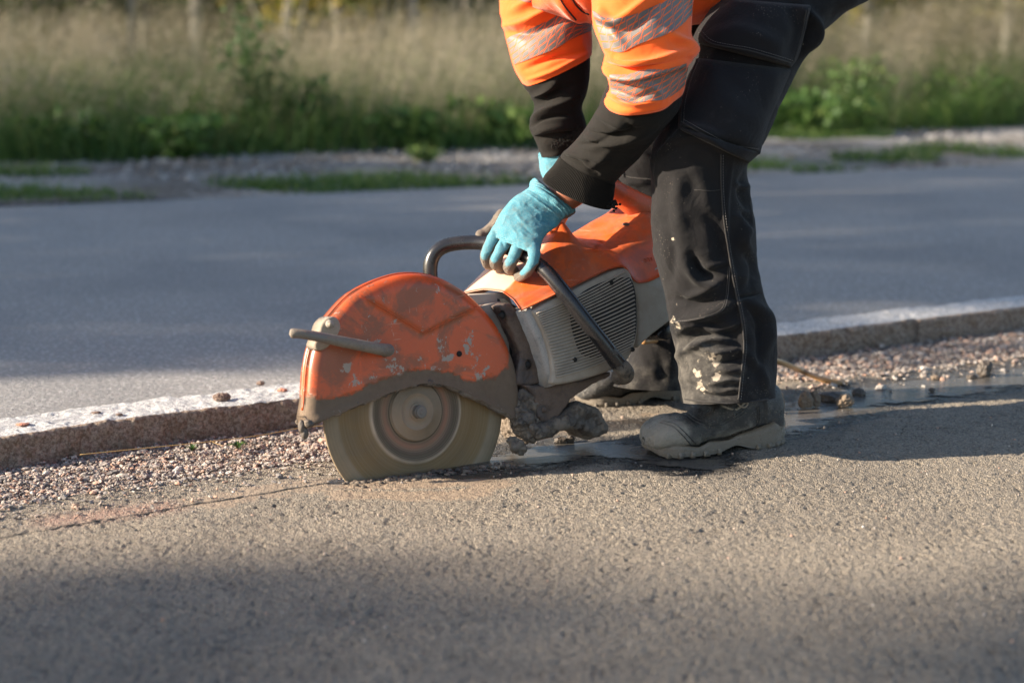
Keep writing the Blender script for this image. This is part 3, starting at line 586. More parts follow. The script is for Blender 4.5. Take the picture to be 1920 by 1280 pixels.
mb.tube(L3+NX*.018+BX*(.002+wob)[:, None], .006+.0016*vn(L3*120, 5), 10, True, 1.2); mb.tube(L3+NX*(.004)+BX*(.003), .0045, 8, True, 1.2); mb.tube(L3-NX*.022+BX*.003, .004, 8, True, 1.2)
mudify(mb.build('guard_lip', MUD, guard), .0019, .0035, 90, 9, .001)
mb = MB(); mb.tube(U3[2:-2]-NX*.004+BX*.0, .0028, 8, True, .45); mb.build('guard_rim', GUARD, guard)
mb = MB(); cl_ = lin(Vc, 60); cp_ = []
for p_ in cl_: cp_.append(p_+NX*.0243)
mb.tube(cp_, .0007, 6, True, .1); mb.build('crease', ORANGE, guard)
mb = MB(); th = np.linspace(0, 2*math.pi, 20, endpoint=False)
for (u, v, r) in ((861, 663, .0055),):
    c = Q(u, v, .0225); mb.tube([c-NX*.001, c+NX*.0012], r, 16, True)
mb.build('guard_hole', BLACKP, guard)
# lever on the guard, its bracket and bolt
mb = MB(); LP = [(545, 626, .045), (556, 625, .05), (590, 630, .055), (640, 640, .058), (690, 650, .06), (716, 655, .06), (726, 655, .055)]
pts = cr(np.array([Q(*p) for p in LP]), 40); rr = np.interp(np.linspace(0, 1, 40), [0, .08, .2, .5, .9, 1], [.0085, .0105, .010, .0115, .0135, .012])
mb.tube(pts, rr, 16, True, .5, flat=.85); c = Q(728, 656, .05); mb.tube([Q(722, 658, .02), Q(728, 656, .062)], .0115, 16, True, .4); mb.tube([Q(728, 656, .06), Q(729, 656, .066)], .007, 12, True, .3)
mb.build('guard_lever', LEVER, saw)
mb = MB(); br = [(585, 622), (590, 607), (599, 597), (610, 593), (620, 597), (625, 608), (624, 620), (611, 641), (596, 654), (582, 656), (576, 647), (580, 636)]
mb.prism(cr(np.array([Q(u, v, 0) for u, v in br+br[:1]]), 48)[:-1], NX, -.004, .030, .004, .6); b = mb.build('lever_bracket', TABMETAL, saw)
mb = MB(); mb.tube([Q(617, 607, .028), Q(619, 608, .038)], .0075, 18, True, .3); mb.tube([Q(619, 608, .036), Q(619.5, 608, .041)], .004, 6, True, 1.); mb.build('bolt', TABMETAL, b)
mb = MB()
for pz in [(566, 800), (571, 812)]:
    mb.blob(Q(*pz, .01), .007, 3, .4, (1, 1, 1.8)); 
mb.tube([Q(568, 800, .01), Q(570, 818, .01), Q(571, 826, .01)], [.005, .0022, .0006], 7); mb.build('mud_drip', MUD, guard)
# arm and bracket between guard and engine
mb = MB(); mb.prism([Q(u, v, -.035) for u, v in [(878, 552), (952, 548), (975, 600), (992, 660), (985, 720), (930, 715), (890, 640)]], NX, -.05, .0, .003, .35); mb.build('belt_cover', BEIGE, saw)
mb = MB(); mb.prism([Q(u, v, -.02) for u, v in [(890, 575), (935, 565), (950, 600), (962, 650), (955, 668), (925, 628), (905, 600)]], NX, -.02, .008, .002, .2); mb.build('lit_arm_plate', TABMETAL, saw).name = 'arm_plate'
mb = MB(); bp = [(925, 574), (936, 568), (950, 570), (962, 585), (975, 620), (992, 655), (1006, 690), (1012, 716), (985, 722), (958, 720), (962, 690), (966, 660), (955, 630), (940, 600)]
mb.prism(lin(np.array([Q(u, v, .0) for u, v in bp+bp[:1]]), 60)[:-1], NX, -.012, .020, .004, .55); arm = mb.build('arm_bracket', DARKMETAL, saw); mudify(arm, .0024, .0022, 70, 7, .0008)
for (u, v) in ((941, 591), (989, 683)):
    mb = MB(); mb.tube([Q(u, v, .018), Q(u, v, .024)], .0095, 18, False, .6); mb.tube([Q(u, v, .018), Q(u, v, .0245)], .0085, 18, False, .6); mb.build('bolt_collar', TABMETAL, arm)
    mb = MB(); mb.tube([Q(u, v, .021), Q(u, v, .0225)], .0065, 16, True); mb.build('bolt_hole', BLACKP, arm)
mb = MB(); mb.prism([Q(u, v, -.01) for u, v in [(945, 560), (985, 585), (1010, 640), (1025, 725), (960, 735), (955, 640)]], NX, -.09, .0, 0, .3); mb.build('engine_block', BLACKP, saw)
# fan (starter) cover
KF = .062
fo = [(1000, 583), (1030, 565), (1062, 549), (1100, 530), (1135, 513), (1160, 504), (1178, 504), (1188, 525), (1195, 560), (1197, 600), (1194, 635), (1184, 664), (1168, 684), (1140, 697), (1100, 710), (1062, 719), (1036, 720), (1036, 700), (1032, 665), (1020, 625)]
fo3 = cr(np.array([Q(u, v, KF) for u, v in fo+fo[:1]]), 121)[:-1]
mb = MB(); mb.prism(fo3, NX, -.05, 0, .006, .2); fan = mb.build('fan_cover', FANC, saw)
mb = MB(); vp = [(1067, 583), (1089, 550), (1137, 526), (1172, 520), (1184, 526), (1192, 560), (1192, 620), (1180, 650), (1144, 667), (1093, 666), (1074, 625)]
vp3 = cr(np.array([Q(u, v, KF) for u, v in vp+vp[:1]]), 61)[:-1]; mb.prism(vp3, NX, -.002, .0012, 0, 0); mb.build('vent_dark_panel', BLACKP, fan)  # solid black panel painted as the shaded inside of the vent
mb = MB(); Ld = cr(np.array([(1006, 588), (1018, 612), (1031, 645), (1040, 680), (1044, 712)]), 25); Rd = cr(np.array([(1172, 508), (1187, 540), (1191, 585), (1190, 625), (1182, 660)]), 25)
for i in range(24):
    a, b = Ld[i], Rd[i]; t = np.linspace(0, 1, 16)[:, None]; px = a+(b-a)*t; px[:, 1] += 5*np.sin(math.pi*t[:, 0])
    pp = np.array([Q(u, v, KF+.002) for u, v in px]); mb.tube(pp, .0018+.0002*vn(pp*60, i), 8, True, .3)
mb.build('vent_slat', FANC, fan).name = 'vent_slats'
for u, v in ((1186, 655), (1078, 674), (1146, 530)):
    mb = MB(); mb.tube([Q(u, v, KF), Q(u, v, KF+.0045)], .0048, 14, True); mb.build('screw_hole', BLACKP, fan)
mb = MB(); mb.prism([Q(u, v, .035) for u, v in [(974, 584), (988, 576), (1012, 596), (1026, 640), (1034, 690), (1034, 722), (1020, 726), (1014, 690), (1000, 645)]], NX, -.045, .018, .008, .75); mb.build('fan_cover_flank', dusty('dusty_grey_flank', (.22, .21, .20), (.34, .31, .28), .8, -.1, 110), fan).name = 'cover_flank'
# rear housing / tank
mb = MB(); rh = [(1176, 522), (1200, 512), (1232, 498), (1262, 492), (1292, 520), (1290, 575), (1252, 606), (1223, 628), (1197, 652), (1198, 600), (1194, 560)]
mb.prism(lin(np.array([Q(u, v, .05) for u, v in rh+rh[:1]]), 80)[:-1], NX, -.14, .0, .006, .1); mb.build('fuel_tank', BEIGE, saw)
mb = MB(); mb.prism([Q(u, v, .02) for u, v in [(1222, 625), (1250, 602), (1262, 612), (1258, 630), (1240, 638), (1226, 634)]], NX, -.06, .02, .004, .3); mb.build('rear_rubber_foot', RUBBER, saw)
# orange top cover: lofted shell
RG = [[(872, 566, -.12), (866, 549, -.12), (905, 541, -.07), (940, 545, -.02), (962, 560, .025), (977, 581, .055)],
      [(915, 545, -.12), (890, 525, -.12), (930, 512, -.07), (975, 512, -.02), (1003, 540, .03), (1020, 561, .062)],
      [(960, 520, -.12), (925, 492, -.12), (965, 480, -.07), (1010, 478, -.02), (1035, 518, .03), (1062, 541, .066)],
      [(1000, 490, -.12), (985, 455, -.12), (1018, 435, -.07), (1040, 434, -.02), (1068, 495, .03), (1098, 524, .066)],
      [(1030, 470, -.12), (1018, 440, -.12), (1040, 420, -.07), (1055, 416, -.02), (1090, 482, .03), (1125, 511, .066)],
      [(1050, 470, -.12), (1045, 448, -.12), (1066, 440, -.07), (1084, 449, -.02), (1112, 470, .03), (1150, 501, .064)],
      [(1075, 470, -.12), (1068, 440, -.12), (1095, 446, -.07), (1122, 456, -.015), (1146, 470, .03), (1172, 500, .062)],
      [(1110, 460, -.12), (1105, 418, -.12), (1128, 428, -.07), (1150, 440, -.015), (1172, 462, .03), (1186, 520, .060)],
      [(1150, 450, -.12), (1140, 398, -.12), (1158, 408, -.07), (1178, 424, -.015), (1200, 455, .03), (1200, 530, .058)],
      [(1190, 440, -.12), (1175, 372, -.12), (1195, 390, -.07), (1215, 402, -.015), (1228, 450, .03), (1226, 524, .056)],
      [(1250, 440, -.12), (1240, 388, -.12), (1250, 400, -.07), (1262, 410, -.015), (1270, 450, .03), (1270, 500, .054)],
      [(1300, 470, -.12), (1292, 430, -.12), (1296, 440, -.07), (1300, 450, -.015), (1304, 470, .03), (1305, 500, .05)]]
G3 = np.array([[Q(*p) for p in r] for r in RG]); n, m = 110, 46
A1 = cr(G3.reshape(len(RG), -1), n).reshape(n, 6, 3); A2 = np.array([.72*np.stack([np.interp(np.linspace(0, 5, m), np.arange(6), a[:, k_]) for k_ in range(3)], 1)+.28*cr(a, m) for a in A1])
Vv = A2.reshape(-1, 3); tn = np.gradient(A2, axis=0), np.gradient(A2, axis=1); NN = nrm(np.cross(tn[0], tn[1])).reshape(-1, 3)
if (NN@NX).mean() < 0: NN = -NN
px = proj(Vv); groove = dpoly(px, [(985, 572), (1060, 530), (1122, 458), (1178, 424), (1240, 392)]); g2 = dpoly(px, [(983, 566), (1030, 540), (1122, 462)])
cap_ = dpoly(px, [(1128, 452), (1140, 464), (1160, 462), (1205, 432), (1212, 418), (1200, 405), (1170, 402), (1150, 405)])
Vv = Vv-NN*(.0022*bell(groove, 2.2)+.0018*bell(cap_, 1.5))[:, None]+NN*(.0016*bell(g2-4, 2.5))[:, None]
mu = np.clip(.30*bell(dpoly(px, [(866, 549), (940, 545), (977, 580)]), 9)+.25*bell(dpoly(px, [(1180, 370), (1130, 410), (1080, 450)]), 20), 0, 1)
jj_ = np.tile(np.linspace(0, 5, m), n); ii_ = np.repeat(np.linspace(0, 1, n), m); dsa = .85*sstep(.30, .10, ii_)*sstep(3.25, 2.9, jj_)+.25*sstep(3.1, 2.9, jj_)+.3*sstep(.12, .0, ii_)  # front top plane paler: dust plus sunlit tone put into the colour
top = build('top_cover', np.vstack([Vv, Vv-NN*.003]), [grid_faces(n, m), grid_faces(n, m)[:, ::-1]+n*m, np.array([(j, j+1, j+1+n*m, j+n*m) for j in range(m-1)]), np.array([(i*m+m-1, (i+1)*m+m-1, (i+1)*m+m-1+n*m, i*m+m-1+n*m) for i in range(n-1)])], ORANGE, saw, attrs=dict(mud=np.r_[mu, mu], dust_lit=np.r_[dsa, dsa]))
BV = BVHTree.FromPolygons([tuple(v) for v in Vv], [tuple(int(x) for x in f) for f in grid_faces(n, m)])
def hit(bv, u, v, default=None):
    r = nrm(ray(u, v)); h = bv.ray_cast(Vector(CAM), Vector(r)); return (np.array(h[0]), np.array(h[1])) if h[0] is not None else default
mb = MB(); h0 = hit(BV, 1174, 421)
if h0: mb.blob(h0[0], .006, 2, .2, (1.3, 1, .7), 2, a=.2)
mb.build('cap_latch', DARKMETAL, top)
# raised letters on the cover beside the trouser leg
cu = bpy.data.curves.new('letters', 'FONT'); cu.body = 'STI'; cu.size = .022; cu.extrude = .0006; to = bpy.data.objects.new('raised_letters', cu); C.objects.link(to)
me = bpy.data.meshes.new_from_object(to); bpy.data.objects.remove(to)
vv = np.zeros(len(me.vertices)*3); me.vertices.foreach_get('co', vv); vv = vv.reshape(-1, 3); h0 = hit(BV, 1210, 492)
if h0:
    nz = h0[1] if h0[1]@NX > 0 else -h0[1]; ex = nrm(AX*.97+BX*.12-nz*((AX*.97+BX*.12)@nz)); ey = np.cross(nz, ex); vw = h0[0]+vv[:, :1]*ex*.7+vv[:, 1:2]*ey*.55+(vv[:, 2:]+.001)*nz
    me.vertices.foreach_set('co', (vw-np.array(saw.location)).astype(np.float32).ravel()); me.materials.append(ORANGE); lo_ = bpy.data.objects.new('raised_letters', me); C.objects.link(lo_); lo_.parent = top
# rear handle
mb = MB(); hp = [(1040, 440, -.03), (1050, 408, -.035), (1075, 372, -.05), (1105, 352, -.055), (1140, 350, -.055), (1165, 366, -.055), (1195, 385, -.05), (1235, 402, -.045)]
mb.tube(cr(np.array([Q(*p) for p in hp]), 60), np.interp(np.linspace(0, 1, 60), [0, .3, .6, .8, 1], [.014, .013, .016, .022, .024]), 18, True, .1, flat=1.2); mb.build('rear_handle', ORANGE, saw)
# underside: muffler plate, muddy foot
mb = MB(); mb.prism(lin(np.array([Q(u, v, .035) for u, v in [(985, 722), (1030, 724), (1100, 712), (1150, 695), (1142, 706), (1100, 728), (1070, 748), (1064, 762), (1040, 790), (1022, 796), (1008, 780), (1003, 745), (985, 722)]]), 50)[:-1], NX, -.08, .0, .004, .6); mudify(mb.build('muffler_plate', DARKMETAL, saw), .003, .0025, 60, 6, .0008)
mb = MB(); mb.tube([Q(1021, 768, .03), Q(1021, 768, .039)], .0055, 14, True, .6); mb.tube([Q(1021, 768, .037), Q(1021, 768, .0405)], .0015, 8, True); mb.build('bolt', DARKMETAL, saw)
mb = MB(); ftp = [(1008, 790), (1030, 782), (1055, 770), (1075, 757), (1095, 758), (1112, 772), (1122, 785), (1128, 803), (1122, 815), (1105, 820), (1090, 812), (1068, 804), (1040, 808), (1015, 818), (1000, 822), (990, 812), (985, 795)]
P_ = cr(np.array([Q(u, v, .02) for u, v in ftp+ftp[:1]]), 73)[:-1]; mb.prism(P_, NX, -.05, .028, .012, .8); o_ = mb.build('support_foot', MUD, saw); mudify(o_, .0024, .006, 55, 3)
mb = MB(); bl = [(968, 728), (1004, 724), (1007, 745), (1010, 782), (1004, 806), (990, 828), (975, 820), (962, 800), (960, 760)]
mb.prism(cr(np.array([Q(u, v, .0) for u, v in bl+bl[:1]]), 61)[:-1], NX, -.06, .03, .012, .8)
for k, (u, v, r) in enumerate([(990, 805, .016), (975, 790, .014), (1000, 795, .013), (970, 835, .012), (962, 828, .010), (980, 745, .014), (992, 765, .015), (985, 785, .014), (978, 842, .008), (1012, 812, .009), (972, 770, .012)]):
    mb.blob(Q(u, v, .018+.006*math.sin(k)), r, k, .5, sub=3, freq=2., a=.8)
mudify(mb.build('mud_caked_bracket', MUD, saw), .0024, .009, 60, 5, .003)
# front handlebar
HB = [(812, 545, -.15), (807, 520, -.15), (808, 492, -.148), (818, 472, -.142), (838, 460, -.13), (868, 455, -.11), (900, 455, -.085), (935, 460, -.05), (968, 470, -.015), (1000, 488, .025), (1030, 515, .06), (1060, 552, .085), (1095, 598, .102), (1128, 640, .112), (1158, 680, .115), (1172, 696, .112), (1172, 704, .10), (1160, 706, .075)]
HB3 = cr(np.array([Q(*p) for p in HB]), 110); mb = MB(); mb.tube(HB3, np.interp(np.linspace(0, 1, 110), [0, .75, .85, 1], [.0145, .0145, .0165, .0165]), 20, True, np.repeat(np.interp(np.linspace(0, 1, 110), [0, .3, .6, .75, 1], [.25, .1, .1, .55, .75]), 20).tolist()+[.3, .7]) if False else None
def tubeattr(mb, P, r, seg, av):
    mb.tube(P, r, seg, True, 0.); mb.A[-1] = np.r_[np.repeat(av, seg), av[0], av[-1]]
mb = MB(); tubeattr(mb, HB3, np.interp(np.linspace(0, 1, 110), [0, .75, .85, 1], [.0145, .0145, .0165, .0165]), 20, np.interp(np.linspace(0, 1, 110), [0, .3, .6, .72, 1], [.28, .05, .0, .5, .85])); mb.build('front_handlebar', RUBBER, saw)
kbar = lambda u: np.interp(u, [p[0] for p in HB[3:]], [p[2] for p in HB[3:]])
#@@PERSON
# ================================================================== person
per = thing('person', 'worker in orange hi-vis jacket and black work trousers bending over the saw', 'person', G(1340, 830))
def loft(rings, n=150, m=96, k=2.0):
    """rings: (uL,vL,uR,vR,depth,thick m,sag px). returns verts grid (n*m), normals, (theta, s)"""
    Rr = cr(np.array(rings, float), n); th = np.linspace(0, 2*math.pi, m, endpoint=False); c, s = np.cos(th), np.sin(th)
    c2 = np.sign(c)*np.abs(c)**(2/k); s2 = np.sign(s)*np.abs(s)**(2/k); V = np.zeros((n, m, 3))
    for i, (a, b, e, f, d, t, sg) in enumerate(Rr):
        Lp, Rp = D(a, b, d), D(e, f, d); cen = (Lp+Rp)/2; e1 = (Rp-Lp)/2; w = nrm(cen-CAM); e2 = -w*t-UP*(sg*d/FPX)
        V[i] = cen+c2[:, None]*e1+s2[:, None]*e2
    return V
def gnorm(V):
    a = np.gradient(V, axis=0); b = np.roll(V, -1, 1)-np.roll(V, 1, 1); N = nrm(np.cross(a, b)); c = V.mean(1, keepdims=True)
    if ((V-c)*N).sum() < 0: N = -N
    return N
def wrinkle(V, folds, seed=0, amp=.004, fr=9, along=1., fine=.0015):
    n, m, _ = V.shape; N = gnorm(V); P = V.reshape(-1, 3); Nf = N.reshape(-1, 3)
    w = nrm(P-CAM); face = sstep(-.1, .35, -(w*Nf).sum(1)); px = proj(P)
    st = np.array([1, 1, along]); q = P*fr*st+.35*np.stack([fbm(P*6, 2, seed+20), fbm(P*6+5, 2, seed+21), fbm(P*6+9, 2, seed+22)], 1)
    r = 1-2*np.abs(fbm(q, 2, seed)); d = amp*(r-.4)+fine*fbm(P*40, 3, seed+4)
    for poly, wd, am in folds:
        dd, t = dpoly(px, cr(np.array(poly, float), 14), True); d = d+am*np.exp(-(dd/wd)**2)*np.sqrt(np.clip(np.sin(math.pi*np.clip(t, .03, .97)), 0, 1))*face
    return (P+Nf*d[:, None]).reshape(n, m, 3)
def cloth(V, name, mat, parent, dust=None, stain=None, extra=None):
    n, m, _ = V.shape; P = V.reshape(-1, 3); at = dict(dust=np.zeros(len(P)) if dust is None else dust(P), stain=np.zeros(len(P)) if stain is None else stain(P), mud=np.zeros(len(P)))
    return build(name, P, grid_faces(n, m, True), mat, parent, attrs=at)
def bvh(V):
    n, m, _ = V.shape; return BVHTree.FromPolygons([tuple(p) for p in V.reshape(-1, 3)], [tuple(int(x) for x in f) for f in grid_faces(n, m, True)])
def bands(V, i0, i1, j0, j1, off=.0012, tilt=0.):
    N = gnorm(V); n, m, _ = V.shape; js = [j % m for j in range(j0, j1+1)]; ii = np.arange(i0, i1+1)
    P = (V+N*off)[ii][:, js]; uvs = np.stack(np.meshgrid(np.linspace(0, 1, len(ii)), np.linspace(0, 2.2, len(js)), indexing='ij'), -1); 
    return P.reshape(-1, 3), grid_faces(len(ii), len(js)), uvs[..., ::-1].reshape(-1, 2)
# --- trousers
near = [(1450, -150, 1655, -60, 3.62, .15, 10), (1405, -70, 1630, -5, 3.58, .14, 10), (1350, 0, 1575, 30, 3.55, .125, 12), (1300, 70, 1508, 105, 3.52, .11, 14), (1288, 130, 1472, 170, 3.50, .105, 14), (1262, 190, 1448, 225, 3.48, .10, 14), (1238, 245, 1424, 275, 3.47, .10, 10), (1222, 300, 1402, 310, 3.48, .098, 6), (1219, 350, 1403, 350, 3.49, .095, 4), (1222, 400, 1412, 400, 3.50, .095, 4), (1226, 450, 1420, 448, 3.51, .095, 4), (1232, 505, 1420, 500, 3.52, .092, 5), (1248, 560, 1430, 552, 3.53, .09, 6), (1258, 605, 1446, 600, 3.54, .09, 8), (1264, 645, 1453, 645, 3.54, .09, 8), (1274, 690, 1454, 695, 3.54, .09, 8), (1278, 730, 1455, 728, 3.54, .09, 8), (1280, 752, 1456, 742, 3.54, .092, 9)]
foldsN = [([(1262, 262), (1300, 245), (1350, 262)], 9, .010), ([(1228, 300), (1262, 268), (1320, 262), (1370, 290)], 6, .006),
          ([(1262, 600), (1320, 590), (1385, 560)], 9, .008), ([(1258, 560), (1310, 572), (1350, 560)], 7, -.007), ([(1270, 640), (1330, 612), (1392, 640)], 10, -.008), ([(1300, 640), (1340, 660), (1390, 655)], 7, .008),
          ([(1292, 655), (1335, 635), (1375, 640)], 6, .006), ([(1345, 690), (1370, 695), (1392, 690)], 6, .006), ([(1335, 680), (1365, 678), (1390, 672)], 4, -.005), ([(1330, 720), (1365, 712), (1390, 716)], 5, .005), ([(1290, 730), (1340, 742), (1385, 738)], 5, -.004),
          ([(1298, 480), (1315, 510), (1345, 522)], 9, -.013), ([(1285, 500), (1310, 530), (1340, 532)], 7, .007), ([(1320, 500), (1345, 495), (1365, 490)], 5, .004), ([(1320, 395), (1345, 440), (1352, 500)], 12, -.005), ([(1290, 300), (1320, 350), (1330, 420)], 14, .004),
          ([(1400, 320), (1392, 360), (1410, 400)], 8, -.006), ([(1398, 470), (1415, 500), (1405, 540)], 8, -.007), ([(1400, 560), (1440, 600), (1438, 660)], 9, .006), ([(1370, 560), (1400, 556), (1424, 552)], 3, -.005), ([(1405, 600), (1425, 640), (1420, 720)], 8, -.004),
          ([(1372, 300), (1360, 420), (1378, 540), (1394, 640), (1384, 750)], 4, .004), ([(1262, 700), (1276, 660), (1310, 640)], 8, .006), ([(1245, 400), (1262, 480), (1250, 540)], 10, -.004), ([(1380, 345), (1398, 350), (1404, 342)], 5, .005), ([(1390, 395), (1404, 412), (1410, 430)], 6, -.006),
          ([(1330, 70), (1400, 60), (1470, 90)], 14, .006), ([(1480, 0), (1500, 60), (1485, 115)], 12, -.012), ([(1500, 10), (1530, 50), (1510, 100)], 9, .010)]
foldsN += [([(1270, 625), (1300, 612), (1350, 618), (1392, 600)], 6, .007), ([(1275, 655), (1310, 628), (1360, 632)], 5, -.006), ([(1400, 660), (1425, 690), (1440, 735)], 9, .005), ([(1405, 420), (1395, 450), (1408, 480)], 9, .006), ([(1255, 575), (1275, 600), (1300, 608)], 6, .006), ([(1284, 560), (1320, 545), (1352, 525)], 6, .005), ([(1400, 575), (1420, 600), (1430, 640)], 6, -.005), ([(1355, 735), (1372, 730), (1390, 734)], 4, .004), ([(1285, 715), (1300, 722), (1325, 728)], 5, -.004), ([(1280, 330), (1270, 380), (1285, 440)], 12, .004)]
VN = wrinkle(loft(near, 300, 160, 2.2), [(a_, b_*1.05, c_*1.85) for a_, b_, c_ in foldsN], 3, .0065, 12, .8, .0016)
far_ = [(1300, -120, 1560, -60, 3.86, .14, 0), (1235, -20, 1480, 20, 3.86, .13, 5), (1180, 100, 1400, 130, 3.86, .115, 5), (1158, 200, 1360, 220, 3.88, .10, 5), (1150, 280, 1330, 290, 3.90, .095, 3), (1150, 350, 1318, 350, 3.92, .09, 3), (1162, 430, 1310, 430, 3.94, .085, 3), (1178, 520, 1308, 520, 3.96, .08, 3), (1180, 600, 1305, 600, 3.97, .08, 3), (1180, 660, 1300, 655, 3.97, .08, 4), (1166, 705, 1298, 700, 3.97, .082, 6), (1150, 722, 1296, 726, 3.97, .085, 8)]
foldsF = [([(1155, 330), (1185, 345), (1215, 340)], 5, .005), ([(1160, 365), (1190, 350), (1215, 365)], 6, -.006), ([(1170, 290), (1200, 282), (1220, 290)], 6, .005), ([(1200, 660), (1215, 690), (1240, 700)], 9, .007), ([(1225, 650), (1240, 680), (1240, 720)], 9, -.007)]
VF = wrinkle(loft(far_, 160, 110, 2.2), foldsF, 8, .007, 10, .8, .0012)
V1, V2 = VN.reshape(-1, 3), VF.reshape(-1, 3); n1, m1, _ = VN.shape; n2, m2, _ = VF.shape
def stainf(P):
    px = proj(P); s = np.zeros(len(P))
    for (u, v, r, a) in [(1335, 668, 6, .9), (1348, 671, 7, .9), (1342, 682, 7, .85), (1302, 695, 4, 1.1), (1308, 700, 7, .9), (1345, 706, 8, 1.1), (1312, 722, 8, .85), (1318, 730, 7, .7), (1272, 612, 6, .8), (1262, 600, 8, .55), (1261, 448, 3, 1.), (1330, 728, 12, .35), (1320, 665, 22, .22), (1340, 700, 30, .15)]: s = np.maximum(s, a*np.exp(-(((px[:, 0]-u)**2+((px[:, 1]-v)*.9)**2)/r**2)))
    return s
def dust_lightf(P):
    px = proj(P); return .22*sstep(560, 700, px[:, 1])+.20*sstep(1385, 1330, px[:, 0])*sstep(290, 330, px[:, 1])-.12*sstep(240, 180, px[:, 1])  # dust low on the leg; left half also lightened as painted sunlight
PP = np.vstack([V1, V2]); dst = dust_lightf(PP); dst[len(V1):] -= .12
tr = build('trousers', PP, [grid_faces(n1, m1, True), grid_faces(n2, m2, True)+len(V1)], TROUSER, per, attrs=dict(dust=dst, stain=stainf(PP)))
BN = bvh(VN); BF = bvh(VF)
THREAD = NT('grey_thread'); THREAD = THREAD.out((.17, .16, .155), .9)
SEAMM = m_fabric('seam_cloth', (.03, .028, .027), (.09, .08, .07), -.2)
def onsurf(bv, poly, n, off=.0012):
    out = []
    for u, v in lin(cr(np.array(poly, float), 40), n):
        h = hit(bv, u, v)
        if h: out.append(h[0]-nrm(h[0]-CAM)*off)
    return np.array(out)
def seam(bv, poly, parent, r=.0016, n=60, stitch=7, name='seam'):
    P = onsurf(bv, poly, n, .0006)
    if len(P) < 3: return
    mb = MB(); mb.tube(P, r, 8, True); se_ = mb.build(name, SEAMM, parent)
    if stitch and parent.parent.parent is None:
        q = [(u+stitch*.6, v+1) for u, v in poly]; L = onsurf(bv, q, n*2, .001); mb = MB()
        for i in range(0, len(L)-1, 2): mb.tube(L[i:i+2], .0006, 4, True)
        if mb.n: mb.build('stitching', THREAD, se_)
def patch(bv, left, right, thick, name, mat, parent, n=46, m=40, edge=.12, bulge=0., wr=.002, seed=1):
    """cloth patch between a left and a right pixel curve laid on the surface bv"""
    A = lin(cr(np.array(left, float), 60), n); B = lin(cr(np.array(right, float), 60), n); t = np.linspace(0, 1, m)
    V = np.zeros((n, m, 3)); last = None; miss = np.zeros((n, m), bool)
    for i in range(n):
        for j in range(m):
            p = A[i]*(1-t[j])+B[i]*t[j]; h = hit(bv, p[0], p[1])
            if h is None: V[i, j] = np.nan; miss[i, j] = True
            else: V[i, j] = h[0]
    ok = ~miss
    if ok.sum() == 0: return None
    dd = np.full((n, m), np.nan); dd[ok] = (V[ok]-CAM)@FW; md = np.nanmedian(dd)
    for i in range(n):
        r = dd[i]; g = ~np.isnan(r)
        dd[i] = np.interp(np.arange(m), np.arange(m)[g], r[g]) if g.any() else md
    for _ in range(3): dd[1:-1, 1:-1] = (dd[:-2, 1:-1]+dd[2:, 1:-1]+dd[1:-1, :-2]+dd[1:-1, 2:]+dd[1:-1, 1:-1])/5
    ii, jj = np.meshgrid(np.linspace(0, 1, n), t, indexing='ij'); e = np.minimum.reduce([ii, 1-ii, jj, 1-jj]); pr = np.sqrt(np.clip(e/edge, 0, 1)*(2-np.clip(e/edge, 0, 1)))
    for i in range(n):
        for j in range(m):
            p = A[i]*(1-t[j])+B[i]*t[j]; V[i, j] = D(p[0], p[1], dd[i, j]-thick*pr[i, j]-bulge*math.sin(math.pi*ii[i, j])*math.sin(math.pi*jj[i, j]))
    P = V.reshape(-1, 3); P = P-nrm(P-CAM)*(wr*2.6*(1-2*np.abs(fbm(P*[11, 11, 7]+.3*fbm(P*8, 2, 3)[:, None], 2, seed)))*pr.ravel())[:, None]
    bk = V.copy().reshape(-1, 3)+nrm(P-CAM)*(thick+.004)
    F = [grid_faces(n, m), grid_faces(n, m)[:, ::-1]+n*m]; b = [i*m for i in range(n)]+[(n-1)*m+j for j in range(1, m)]+[i*m+m-1 for i in range(n-2, -1, -1)]+[j for j in range(m-2, 0, -1)]
    F.append(np.array([(b[i], b[(i+1) % len(b)], b[(i+1) % len(b)]+n*m, b[i]+n*m) for i in range(len(b))]))
    z = np.zeros(2*n*m); o = build(name, np.vstack([P, bk]), F, mat, parent, attrs=dict(dust=z, stain=z, mud=z)); 
    return o, BVHTree.FromPolygons([tuple(p) for p in P], [tuple(int(x) for x in f) for f in grid_faces(n, m)])
seam(BN, [(1352, 290), (1352, 340), (1356, 400), (1366, 470), (1378, 540), (1391, 600), (1395, 650), (1390, 700), (1385, 748)], tr, .0018, 90, 7)
seam(BN, [(1262, 602), (1300, 598), (1345, 585), (1360, 562), (1366, 500)], tr, .0010, 50, 5, 'knee_pad_seam')
seam(BN, [(1284, 748), (1330, 754), (1385, 756), (1440, 748)], tr, .0016, 60, 0, 'hem')
seam(BN, [(1388, 562), (1405, 558), (1424, 552)], tr, .0008, 14, 0, 'rear_seam')
seam(BN, [(1302, 356), (1330, 358), (1350, 356)], tr, .0008, 14, 0, 'knee_seam')
seam(BF, [(1150, 322), (1180, 332), (1222, 336)], tr, .001, 20, 4, 'pocket_seam')
pk, PB = patch(BN, [(1302, 108), (1288, 150), (1274, 200), (1271, 240)], [(1485, 130), (1466, 175), (1440, 235), (1425, 290)], .018, 'cargo_pocket', POCKET, tr, bulge=.012, seed=5)
lp = [(1271, 238), (1310, 262), (1355, 288), (1400, 308), (1424, 292)]
pk2, PB2 = patch(BN, [(1271, 236), (1275, 243)], [(1427, 286), (1404, 306)], .02, 'pocket_bottom', POCKET, tr, n=10, bulge=.004, seed=6)
fl, FB = patch(BN, [(1372, -2), (1335, 28), (1308, 62), (1308, 82)], [(1522, 10), (1510, 60), (1498, 105), (1484, 127)], .028, 'pocket_flap', POCKET, tr, bulge=.01, edge=.07, seed=7)
